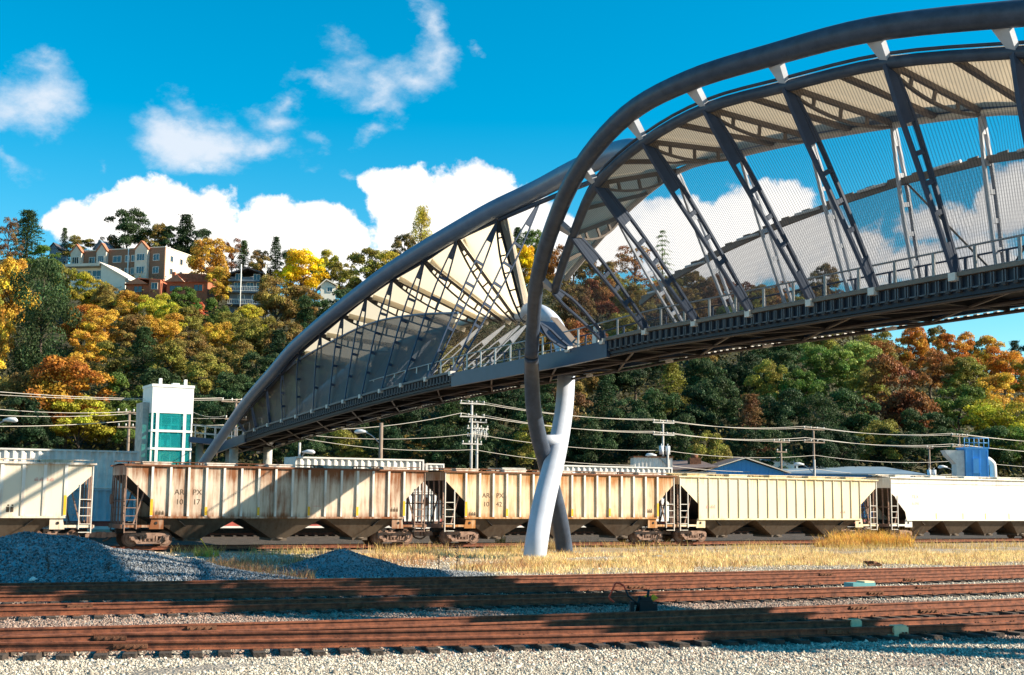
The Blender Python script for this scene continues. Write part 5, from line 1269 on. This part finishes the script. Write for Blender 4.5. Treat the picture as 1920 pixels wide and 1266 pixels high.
b = MB(); b.prism([(-82 * k, -.6, 19 * k), (-56 * k, -.6, 30 * k), (-34 * k, -.6, 19 * k)], (0, .4, 0)); b.prism([(-82 * k, -.5, 19 * k), (-56 * k, -.5, 31 * k), (-56 * k, 6, 31 * k), (-82 * k, 6, 19 * k)], (0, 0, .25)); b.prism([(-56 * k, -.5, 31 * k), (-6 * k, -.5, 27 * k), (-6 * k, 6, 27 * k), (-56 * k, 6, 31 * k)], (0, 0, .25))
b.prism([(-2 * k, -.8, 23 * k), (22 * k, -.8, 37 * k), (36 * k, -.8, 23 * k)], (0, .5, 0)); b.prism([(22 * k, -.9, 38 * k), (78 * k, -.9, 36 * k), (84 * k, -.9, 24 * k), (38 * k, -.9, 24 * k)], (0, 0, .3)); b.prism([(22 * k, 0, 38 * k), (78 * k, 0, 36 * k), (78 * k, 7, 36 * k), (22 * k, 7, 38 * k)], (0, 0, .3)); b.build('roof', 'terraroof', h)
window(h, (-56 * k, -.02, 10 * k), 16 * k, 12 * k, (1, 0, 0), (0, -1, 0), 'terra', 1); window(h, (-19 * k, -1.52, 14 * k), 12 * k, 12 * k, (1, 0, 0), (0, -1, 0), 'stucco', 1); window(h, (17 * k, -.02, 11 * k), 22 * k, 11 * k, (1, 0, 0), (0, -1, 0), 'terra', 1); window(h, (62 * k, -.02, 12 * k), 17 * k, 12 * k, (1, 0, 0), (0, -1, 0), 'terra', 1)
b = MB(); b.b2((3 * k, 2, 34 * k), (9 * k, 3, 46 * k)); b.build('chimney', 'terra', h)
h, k = hroot('hillside_house', 462, 578, 290, 'slate grey house with stacked balconies and white railings', 'house', R(4))
b = MB(); b.b2((-34 * k, 1.5, -6), (36 * k, 9, 62 * k)); b.b2((-36 * k, 0, 30 * k), (40 * k, 1.6, 33 * k)); b.b2((-36 * k, 0, 52 * k), (40 * k, 1.6, 55 * k)); b.build('wall', 'slate', h)
b = MB()
for s in (-1, 1): b.prism([(0, 0, 78 * k), (s * 42 * k, 0, 64 * k), (s * 42 * k, 10, 64 * k), (0, 10, 78 * k)], (0, 0, .3))
b.build('roof', 'slateroof', h)
for x, z in ((-20, 46), (4, 46), (22, 46), (-18, 66 - 4), (16, 62), (-12, 22), (14, 22)): window(h, (x * k, 1.48, z * k), 12 * k, 11 * k, (1, 0, 0), (0, -1, 0), 'white', 1)
b = MB()
for z0_ in (8, 33):
    b.b2((-36 * k, -.1, z0_ * k), (42 * k, .0, z0_ * k + .10)); b.b2((-36 * k, -.1, z0_ * k + 1.0), (42 * k, .0, z0_ * k + 1.1))
    for x in np.linspace(-35, 41, 24): b.box((x * k, -.05, z0_ * k + .5), (.06, .06, 1.0))
b.build('balcony_railing', 'white', h)
b = MB(); b.b2((-36 * k, -.12, 5 * k), (42 * k, 1.5, 8 * k)); b.build('balcony', 'slateroof', h)
for x in (-12, 34):
    b = MB(); b.tube([(x * k, -.2, -3), (x * k, -.2, 84 * k)], .12, 6); b.build('white_pole', 'white', h)
h, k = hroot('hillside_house', 613, 552, 300, 'small white gabled house beside the bridge arch', 'house', R(10))
b = MB(); b.prism([(-12 * k, 0, -6), (16 * k, 0, -6), (16 * k, 0, 16 * k), (-2 * k, 0, 26 * k), (-12 * k, 0, 18 * k)], (0, .3, 0)); b.b2((-11 * k, .31, -6), (15 * k, 6, 16 * k)); b.build('wall', 'housew', h)
b = MB(); b.prism([(-18 * k, -.7, 13 * k), (-2 * k, -.7, 28 * k), (-2 * k, 6, 28 * k), (-18 * k, 6, 13 * k)], (0, 0, .3)); b.prism([(-2 * k, -.7, 28 * k), (20 * k, -.7, 17 * k), (20 * k, 6, 17 * k), (-2 * k, 6, 28 * k)], (0, 0, .3)); b.build('roof', 'stucco', h)
window(h, (5 * k, -.17, 9 * k), 10 * k, 9 * k, (1, 0, 0), (0, -1, 0), 'white', 1)
h, k = hroot('hillside_house', 187, 480, 338, 'house with steep blue slate roof peeping over the apartment block', 'house', R(-8))
b = MB(); b.b2((-11 * k, 0, -8), (11 * k, 6, 14 * k)); b.prism([(-11 * k, 0, 14 * k), (11 * k, 0, 14 * k), (0, 0, 28 * k)], (0, .3, 0)); b.build('wall', 'slate', h)
b = MB()
for s in (-1, 1): b.prism([(0, -.4, 30 * k), (s * 14 * k, -.4, 13 * k), (s * 14 * k, 7, 13 * k), (0, 7, 30 * k)], (0, 0, .3))
b.build('roof', 'roofblu', h)
h, k = hroot('hillside_house', 100, 480, 338, 'half hidden blue gabled house left of the apartment block', 'house', R(-8))
b = MB(); b.b2((-8 * k, 0, -8), (8 * k, 6, 14 * k)); b.prism([(-8 * k, 0, 14 * k), (8 * k, 0, 14 * k), (0, 0, 24 * k)], (0, .3, 0)); b.build('wall', 'roofblu', h)
b = MB()
for s in (-1, 1): b.prism([(0, -.4, 25 * k), (s * 11 * k, -.4, 13 * k), (s * 11 * k, 7, 13 * k), (0, 7, 25 * k)], (0, 0, .3))
b.build('roof', 'slateroof', h)

# ------------------------------------------------------------------ trees: unit-height crowns of small leaf faces, shared between trees
def leaf_quads(c, nrm, size, rg, aspect=1.0):
    n = len(c); r = rg.normal(0, 1, (n, 3)); nn = nrm + .75 * r; nn /= np.linalg.norm(nn, axis=1)[:, None] + 1e-9
    a = np.cross(nn, rg.normal(0, 1, (n, 3))); a /= np.linalg.norm(a, axis=1)[:, None] + 1e-9; b = np.cross(nn, a)
    s = (size * rg.uniform(.55, 1.3, n))[:, None]
    v = np.stack([c - a * s, c + b * s * .62 * aspect, c + a * s, c - b * s * .62 * aspect], 1).reshape(-1, 3)
    return v, np.arange(n * 4).reshape(n, 4)
def crown(kind, seed, n=4200):
    rg = np.random.RandomState(seed)
    if kind in ('broad', 'sparse'):
        nb = 44 if kind == 'broad' else 32; C = []; Rr = []
        for i in range(nb):
            t = rg.rand() ** .8; z = .26 + .62 * t; rmax = .40 * math.sqrt(max(0.05, 1 - ((z - .50) / .52) ** 2)); a = rg.uniform(0, 6.28); r = rmax * math.sqrt(rg.rand()) * 1.0
            C.append((r * math.cos(a), r * math.sin(a), z)); Rr.append(rg.choice([rg.uniform(.06, .10), rg.uniform(.09, .155)]) * (1.0 if kind == 'broad' else .8))
        C = np.array(C); Rr = np.array(Rr); k = rg.choice(nb, n, p=Rr ** 2 / (Rr ** 2).sum())
        d = rg.normal(0, 1, (n, 3)); d /= np.linalg.norm(d, axis=1)[:, None]; d[:, 2] = np.where(d[:, 2] < -.3, -d[:, 2] * .6, d[:, 2])
        p = C[k] + d * (Rr[k] * rg.uniform(.70, 1.08, n))[:, None] * np.array([1, 1, .82])
        sz = .0142 if kind == 'broad' else .0135
        return leaf_quads(p, d, sz, rg)
    if kind == 'column':
        nb = 60; z = rg.uniform(.04, .93, nb); a = rg.uniform(0, 6.28, nb); rm = .40 * np.sin(np.pi * np.clip(z * .92 + .06, 0, 1)) ** .7; r = rm * np.sqrt(rg.rand(nb))
        C = np.stack([r * np.cos(a), r * np.sin(a), z], -1); k = rg.randint(0, nb, n); d = rg.normal(0, 1, (n, 3)); d /= np.linalg.norm(d, axis=1)[:, None]
        p = C[k] + d * np.array([.11, .11, .085]) * rg.uniform(.65, 1.05, n)[:, None]
        return leaf_quads(p, d, .0140, rg, .8)
    if kind in ('conifer', 'fir'):
        nbr = 11 if kind == 'conifer' else 6; pts = []; nr = []; lev = 24 if kind == 'conifer' else 13; per = n // (lev * nbr)
        for i in range(lev):
            z = .10 + .88 * i / lev; rmax = .50 * (1 - (z - .06) / .96) ** .8 + .02
            for j in range(nbr):
                a = rg.uniform(0, 6.28); L_ = rmax * rg.uniform(.6, 1.12)
                for q in range(per + 1):
                    f = (q + rg.rand()) / (per + 1); w = (.05 * (1 - f) + .012) * (1 if kind == 'conifer' else .55)
                    pts.append((L_ * f * math.cos(a) + rg.normal(0, w), L_ * f * math.sin(a) + rg.normal(0, w), z + .05 * f - .075 * f * f + rg.normal(0, .006))); nr.append((0, 0, 1))
        p = np.array(pts); return leaf_quads(p, np.array(nr, float), .020 if kind == 'conifer' else .016, rg, .55)
def trunk(kind, seed):
    rg = random.Random(seed); b = MB(); top = {'broad': .62, 'sparse': .8, 'column': .85, 'conifer': .98, 'fir': .98}[kind]
    b.tube([(0, 0, -.06), (.006, 0, .2), (-.008, .006, top * .6), (.004, -.004, top)], [.030, .022, .014, .003], 7)
    if kind not in ('conifer', 'fir'):
        for i in range(9 if kind == 'broad' else 16):
            z = top * (.35 + .6 * i / 16 if kind != 'broad' else .35 + .6 * i / 9); a = rg.uniform(0, 6.28); l = rg.uniform(.14, .3) * (.4 if kind == 'column' else 1)
            b.tube([(0, 0, z), (l * .5 * math.cos(a), l * .5 * math.sin(a), z + l * .4), (l * math.cos(a), l * math.sin(a), z + l * .75)], [.011, .007, .002], 5)
    return b
CR = {}
for kd, cnt in (('broad', 6), ('sparse', 3), ('column', 3), ('conifer', 4), ('fir', 1)):
    CR[kd] = []
    for s in range(cnt):
        v, f = crown(kd, 100 + s, 15000 if kd == 'broad' else 13000 if kd == 'column' else 4200 if kd == 'sparse' else 2600 if kd == 'fir' else 7500)
        o = npmesh('crown', v, f, 'leaf'); t = trunk(kd, 50 + s).build('trunk', 'bark'); CR[kd].append((o.data, t.data)); bpy.data.objects.remove(o); bpy.data.objects.remove(t)
PAL = {'golden': (.52, .33, .045), 'bright yellow': (.66, .46, .012), 'orange': (.45, .195, .03), 'rust brown': (.21, .085, .03), 'russet': (.28, .135, .035), 'olive': (.22, .20, .04), 'yellow green': (.38, .33, .035),
       'pale green': (.24, .29, .07), 'mid green': (.10, .16, .03), 'dark green': (.042, .075, .026), 'deep green': (.026, .05, .02), 'brown': (.17, .10, .04), 'olive brown': (.22, .155, .042), 'coral': (.48, .15, .07)}
TREES = []
def T(x, yt, h, w, kind, colr, label=None, D=None): TREES.append((x, yt, h, w, kind, colr, label, D))
# skyline at the left
T(12, 405, 110, 60, 'sparse', 'brown'); T(48, 396, 110, 105, 'conifer', 'dark green', 'spreading dark cedar on the skyline at the left edge'); T(118, 428, 70, 34, 'conifer', 'dark green'); T(150, 446, 60, 70, 'broad', 'olive'); T(80, 462, 60, 70, 'broad', 'mid green')
T(236, 396, 100, 92, 'broad', 'dark green', 'tall dark broadleaf tree directly behind the apartment block'); T(294, 420, 80, 62, 'broad', 'olive brown'); T(200, 440, 60, 50, 'sparse', 'brown'); T(346, 404, 90, 85, 'conifer', 'deep green'); T(325, 425, 80, 70, 'broad', 'dark green'); T(372, 428, 70, 60, 'broad', 'deep green')
T(393, 448, 112, 92, 'broad', 'golden', 'golden tree with round crown at the right end of the apartment block'); T(408, 500, 90, 60, 'broad', 'golden'); T(434, 443, 80, 66, 'sparse', 'rust brown'); T(455, 452, 78, 50, 'conifer', 'dark green'); T(515, 446, 90, 52, 'conifer', 'deep green'); T(545, 470, 70, 60, 'broad', 'dark green'); T(490, 470, 60, 50, 'broad', 'olive brown')
T(562, 466, 120, 105, 'broad', 'bright yellow'); T(608, 470, 80, 62, 'broad', 'yellow green'); T(640, 490, 90, 70, 'broad', 'olive'); T(690, 468, 120, 105, 'broad', 'olive'); T(735, 470, 110, 80, 'broad', 'yellow green'); T(755, 440, 80, 56, 'broad', 'olive brown'); T(788, 391, 130, 62, 'column', 'yellow green', 'tall feathery poplar rising above the bridge arch'); T(825, 470, 80, 70, 'broad', 'olive'); T(870, 480, 90, 80, 'broad', 'mid green')
T(908, 430, 100, 60, 'broad', 'dark green'); T(970, 428, 110, 60, 'conifer', 'dark green'); T(1000, 432, 100, 60, 'broad', 'mid green'); T(985, 462, 100, 70, 'broad', 'bright yellow', 'bright yellow tree seen between the two arch tubes'); T(1035, 452, 110, 70, 'broad', 'russet'); T(1075, 452, 120, 90, 'sparse', 'brown'); T(1120, 490, 110, 100, 'broad', 'olive brown')
T(1190, 455, 110, 110, 'sparse', 'russet', 'thinly leaved russet tree seen through the bridge screen'); T(1242, 430, 122, 66, 'fir', 'mid green', 'slender lone fir standing on the skyline behind the bridge screen'); T(1290, 510, 90, 90, 'broad', 'olive brown'); T(1340, 525, 80, 80, 'broad', 'brown'); T(1400, 530, 80, 80, 'broad', 'rust brown'); T(1455, 535, 70, 70, 'sparse', 'brown'); T(1500, 540, 80, 70, 'broad', 'olive'); T(1545, 496, 100, 62, 'broad', 'olive brown'); T(1590, 555, 80, 70, 'broad', 'olive brown')
for i, x in enumerate(range(1050, 1600, 34)):
    T(x + rnd.randint(-8, 8), 512 + (i * 23) % 34 + int(max(0, x - 1350) * .10), 105, 78, 'broad' if i % 5 else 'sparse', ['olive brown', 'brown', 'rust brown', 'olive', 'olive brown', 'russet', 'olive'][i % 7])
# left slope
T(18, 486, 170, 110, 'broad', 'golden', 'golden tree rising beside the big dark column at the left edge'); T(72, 488, 232, 140, 'column', 'dark green', 'huge dense dark green column of foliage at the far left'); T(-5, 570, 150, 50, 'broad', 'golden'); T(120, 500, 100, 60, 'broad', 'olive')
T(165, 512, 90, 85, 'broad', 'yellow green'); T(205, 535, 80, 70, 'broad', 'olive brown'); T(240, 545, 80, 70, 'broad', 'golden'); T(285, 548, 80, 70, 'broad', 'yellow green'); T(340, 536, 80, 70, 'broad', 'mid green'); T(315, 570, 70, 70, 'broad', 'yellow green'); T(150, 570, 90, 90, 'broad', 'orange'); T(195, 580, 90, 90, 'broad', 'golden'); T(245, 590, 90, 90, 'broad', 'olive brown'); T(300, 585, 90, 90, 'broad', 'golden'); T(352, 575, 90, 80, 'broad', 'olive')
T(372, 566, 50, 36, 'broad', 'coral', 'small coral red shrub tree below the terracotta house'); T(400, 560, 80, 60, 'broad', 'mid green'); T(432, 585, 80, 70, 'broad', 'olive'); T(462, 570, 80, 70, 'broad', 'yellow green'); T(405, 600, 90, 80, 'broad', 'golden'); T(350, 620, 90, 90, 'broad', 'olive brown'); T(165, 620, 100, 90, 'broad', 'golden'); T(210, 640, 100, 90, 'broad', 'olive')
T(515, 520, 110, 90, 'broad', 'olive brown'); T(565, 535, 100, 90, 'broad', 'olive brown'); T(480, 590, 110, 95, 'broad', 'olive'); T(530, 600, 110, 100, 'broad', 'olive brown'); T(590, 560, 110, 90, 'broad', 'dark green'); T(640, 540, 100, 90, 'broad', 'dark green'); T(265, 615, 130, 110, 'conifer', 'dark green', 'broad dark conifer on the slope above the lift tower'); T(320, 640, 110, 100, 'broad', 'olive'); T(430, 640, 110, 100, 'broad', 'olive brown'); T(380, 660, 110, 100, 'broad', 'olive'); T(490, 660, 110, 100, 'broad', 'dark green'); T(560, 640, 110, 100, 'broad', 'deep green'); T(440, 700, 110, 100, 'broad', 'dark green')
T(120, 668, 190, 190, 'broad', 'orange', 'large orange maple low on the slope left of the lift tower'); T(40, 690, 160, 110, 'broad', 'olive brown'); T(30, 740, 150, 120, 'broad', 'deep green'); T(145, 742, 130, 150, 'broad', 'yellow green', 'spreading yellow green tree just left of the lift tower'); T(225, 700, 140, 110, 'broad', 'mid green'); T(350, 720, 130, 110, 'broad', 'dark green'); T(300, 690, 130, 110, 'broad', 'dark green'); T(405, 740, 130, 100, 'broad', 'deep green'); T(475, 740, 130, 110, 'broad', 'dark green'); T(250, 760, 110, 80, 'broad', 'mid green'); T(60, 800, 110, 120, 'broad', 'deep green')
# under and behind the deck; dark greens stand in for shade there
for i, x in enumerate(range(520, 1480, 62)):
    c_ = ['deep green', 'dark green', 'olive brown', 'dark green', 'deep green', 'olive', 'dark green'][i % 7]
    T(x + rnd.randint(-14, 14), 640 + (i * 37) % 45 - int(max(0, (900 - x)) * .05), 125, 100, 'broad' if i % 4 else 'conifer', c_)
for i, x in enumerate(range(540, 1500, 58)):
    c_ = ['dark green', 'deep green', 'dark green', 'brown', 'deep green', 'dark green'][i % 6]
    T(x + rnd.randint(-14, 14), 705 + (i * 29) % 40, 130, 105, 'broad' if i % 5 else 'conifer', c_)
for i, x in enumerate(range(530, 1560, 66)):
    c_ = ['deep green', 'dark green', 'olive', 'deep green', 'dark green'][i % 5]
    T(x + rnd.randint(-14, 14), 775 + (i * 31) % 34, 125, 100, 'broad', c_)
T(775, 815, 80, 70, 'broad', 'olive brown'); T(655, 820, 70, 60, 'broad', 'olive')
for i, x in enumerate((860, 930, 1010, 1090, 1170, 1240, 1320, 1390, 1460, 1530)): T(x, 575 + (i * 23) % 40, 120, 105, 'broad', ['olive brown', 'dark green', 'olive brown', 'rust brown', 'olive', 'dark green', 'olive brown', 'mid green', 'dark green', 'olive'][i])
# right hand slope
T(1600, 640, 130, 125, 'broad', 'pale green', 'large pale green tree right of the middle below the deck'); T(1545, 640, 120, 100, 'broad', 'mid green'); T(1500, 690, 130, 110, 'broad', 'mid green'); T(1440, 680, 130, 100, 'broad', 'olive'); T(1682, 668, 190, 150, 'broad', 'rust brown', 'large rust brown tree on the right slope above the white hopper car'); T(1660, 640, 90, 80, 'broad', 'russet'); T(1715, 612, 110, 80, 'broad', 'orange'); T(1640, 620, 90, 80, 'broad', 'olive'); T(1760, 612, 90, 70, 'broad', 'olive brown')
T(1790, 625, 100, 90, 'broad', 'orange'); T(1850, 628, 100, 90, 'broad', 'golden'); T(1745, 660, 100, 90, 'broad', 'russet'); T(1815, 668, 110, 90, 'broad', 'olive'); T(1885, 650, 110, 90, 'broad', 'orange'); T(1905, 640, 90, 60, 'conifer', 'deep green'); T(1930, 670, 110, 80, 'broad', 'golden'); T(1870, 700, 110, 100, 'broad', 'golden'); T(1835, 640, 80, 60, 'broad', 'dark green'); T(1950, 630, 100, 80, 'broad', 'dark green')
T(1880, 745, 140, 150, 'broad', 'yellow green', 'bright yellow green tree behind the blue dust collector at the right edge'); T(1800, 720, 140, 120, 'broad', 'mid green'); T(1740, 770, 120, 110, 'broad', 'dark green'); T(1600, 730, 140, 120, 'broad', 'dark green'); T(1650, 790, 110, 100, 'broad', 'olive'); T(1575, 800, 110, 100, 'broad', 'deep green'); T(1690, 800, 110, 100, 'broad', 'deep green'); T(1780, 800, 110, 100, 'broad', 'dark green'); T(1920, 800, 110, 110, 'broad', 'mid green'); T(1860, 800, 110, 110, 'broad', 'dark green'); T(1545, 740, 130, 90, 'column', 'dark green'); T(1630, 690, 120, 100, 'broad', 'olive')
# margins outside the frame, for other viewpoints
for x in (-60, -130, -210, 1985, 2050, 2120):
    for y in (520, 620, 720) if x < 0 else (650, 730): T(x, y, 150, 120, 'broad', rnd.choice(['golden', 'olive', 'dark green', 'orange']))
LM = [((236, 490), 'the apartment block'), ((180, 518), 'the white hillside house'), ((312, 530), 'the terracotta house'), ((462, 545), 'the slate grey house'), ((613, 536), 'the small white gabled house'), ((311, 785), 'the lift tower'), ((420, 800), 'the left foot of the arch'), ((715, 830), 'the brown street lamp'),
      ((885, 800), 'the cluttered utility pole'), ((1030, 800), 'the bridge legs'), ((1243, 820), 'the pole with two transformers'), ((1395, 870), 'the blue gabled shed'), ((1525, 830), 'the double crossarm pole'), ((1820, 855), 'the blue dust collector'), ((1010, 560), 'the meeting of the arch tubes'), ((1300, 590), 'the deck right of the pillar'), ((1600, 560), 'the deck at the right'), ((760, 640), 'the left canopy'), ((72, 600), 'the huge dark column tree'), ((120, 760), 'the large orange maple'), ((1682, 760), 'the large rust brown tree'), ((1880, 800), 'the bright tree at the right edge'), ((1545, 500), 'the right canopy')]
KN = {'broad': 'broadleaf tree', 'sparse': 'thin crowned tree', 'column': 'columnar tree', 'conifer': 'conifer', 'fir': 'fir'}
ON = {'broad': 'broadleaf_tree', 'sparse': 'broadleaf_tree', 'column': 'poplar_tree', 'conifer': 'conifer_tree', 'fir': 'fir_tree'}
auto = {}
made = []
for i, (x, yt, h, w, kind, colr, label, D) in enumerate(TREES):
    yb = yt + h
    P = hill_at(x, yb)
    Y = P[1]
    if yb > 930: Y = 166 + (i * 7 % 9); P = at(x, yb, Y)
    zb = hill(P[0], Y) if Y > 163 else 0.0; top = at(x, yt, Y)[2]; Ht = max(top - zb, 4.0)
    if label is None:
        (lx, ly), ln_ = min(LM, key=lambda q: ((q[0][0] - x) / 1.3) ** 2 + (q[0][1] - (yt + h * .4)) ** 2)
        dx, dy = x - lx, (yt + h * .4) - ly
        rel = ('right of ' if dx > 0 else 'left of ') if abs(dx) > abs(dy) * .8 else ('above ' if dy < 0 else 'below ')
        label = colr + ' ' + KN[kind] + ' ' + rel + ln_
        if not (-20 < x < 1940): label = colr + ' ' + KN[kind] + (' beyond the left edge' if x < 0 else ' beyond the right edge')
        auto.setdefault(label, []).append(i)
    root = thing(ON[kind], (P[0], Y, zb - .1), label, 'tree', 'trees on the hillside', rnd.uniform(0, 6.28))
    cm_, tm_ = CR[kind][i % len(CR[kind])]
    wm = w / FPX * Y * {'broad': 1.12, 'sparse': 1.15, 'column': 1.15, 'conifer': 1.1, 'fir': 1.1}[kind]
    for nm, me in (('crown', cm_), ('trunk', tm_)):
        o = bpy.data.objects.new(nm, me); COL.objects.link(o); o.parent = root; o.scale = (wm, wm * 1.0, Ht * 1.06) if nm == 'crown' else (min(wm, Ht) * .9, min(wm, Ht) * .9, Ht)
        if nm == 'crown':
            j = rnd.uniform(1.0, 1.36); cc_ = PAL[colr]; o.color = (cc_[0] * j, cc_[1] * j * rnd.uniform(.94, 1.06), cc_[2] * j, 1)
    made.append((x, yt, root))
ORD = ['leftmost', 'second from left', 'third from left', 'fourth from left', 'fifth from left', 'sixth from left', 'seventh from left', 'eighth from left']
for lb, ids in auto.items():
    if len(ids) > 1:
        ids = sorted(ids, key=lambda i: TREES[i][0])
        for r_, i in enumerate(ids):
            o = made[i][2]; s = ('left one' if r_ == 0 else 'right one') if len(ids) == 2 else ('rightmost' if r_ == len(ids) - 1 else ORD[min(r_, 7)])
            o['label'] = lb + ', ' + s + ' of ' + {2: 'two', 3: 'three', 4: 'four', 5: 'five', 6: 'six', 7: 'seven'}.get(len(ids), 'several')
# undergrowth closing the gaps low on the slope: countless shrubs, one mesh
rg = np.random.RandomState(77); n = 42000
px = rg.uniform(-150, 2080, n); t = rg.rand(n) ** 1.2; Y = Y0 + 2 + (Y1 - Y0) * t; X = (px - 960) / FPX * Y
z = np.array([hill(a, b_) for a, b_ in zip(X, Y)]); k = np.repeat(np.arange(n), 3)
c = np.stack([X[k], Y[k], z[k]], -1) + rg.normal(0, 1, (3 * n, 3)) * np.array([1.2, 1.0, .9]) + np.array([0, 0, 1.0])
v, f = leaf_quads(c, np.tile(np.array([0, -.3, 1.0]), (3 * n, 1)), .34, rg)
o = npmesh('undergrowth', v, f, 'leaf'); o.color = (.10, .092, .03, 1); tag(o, kind='stuff')
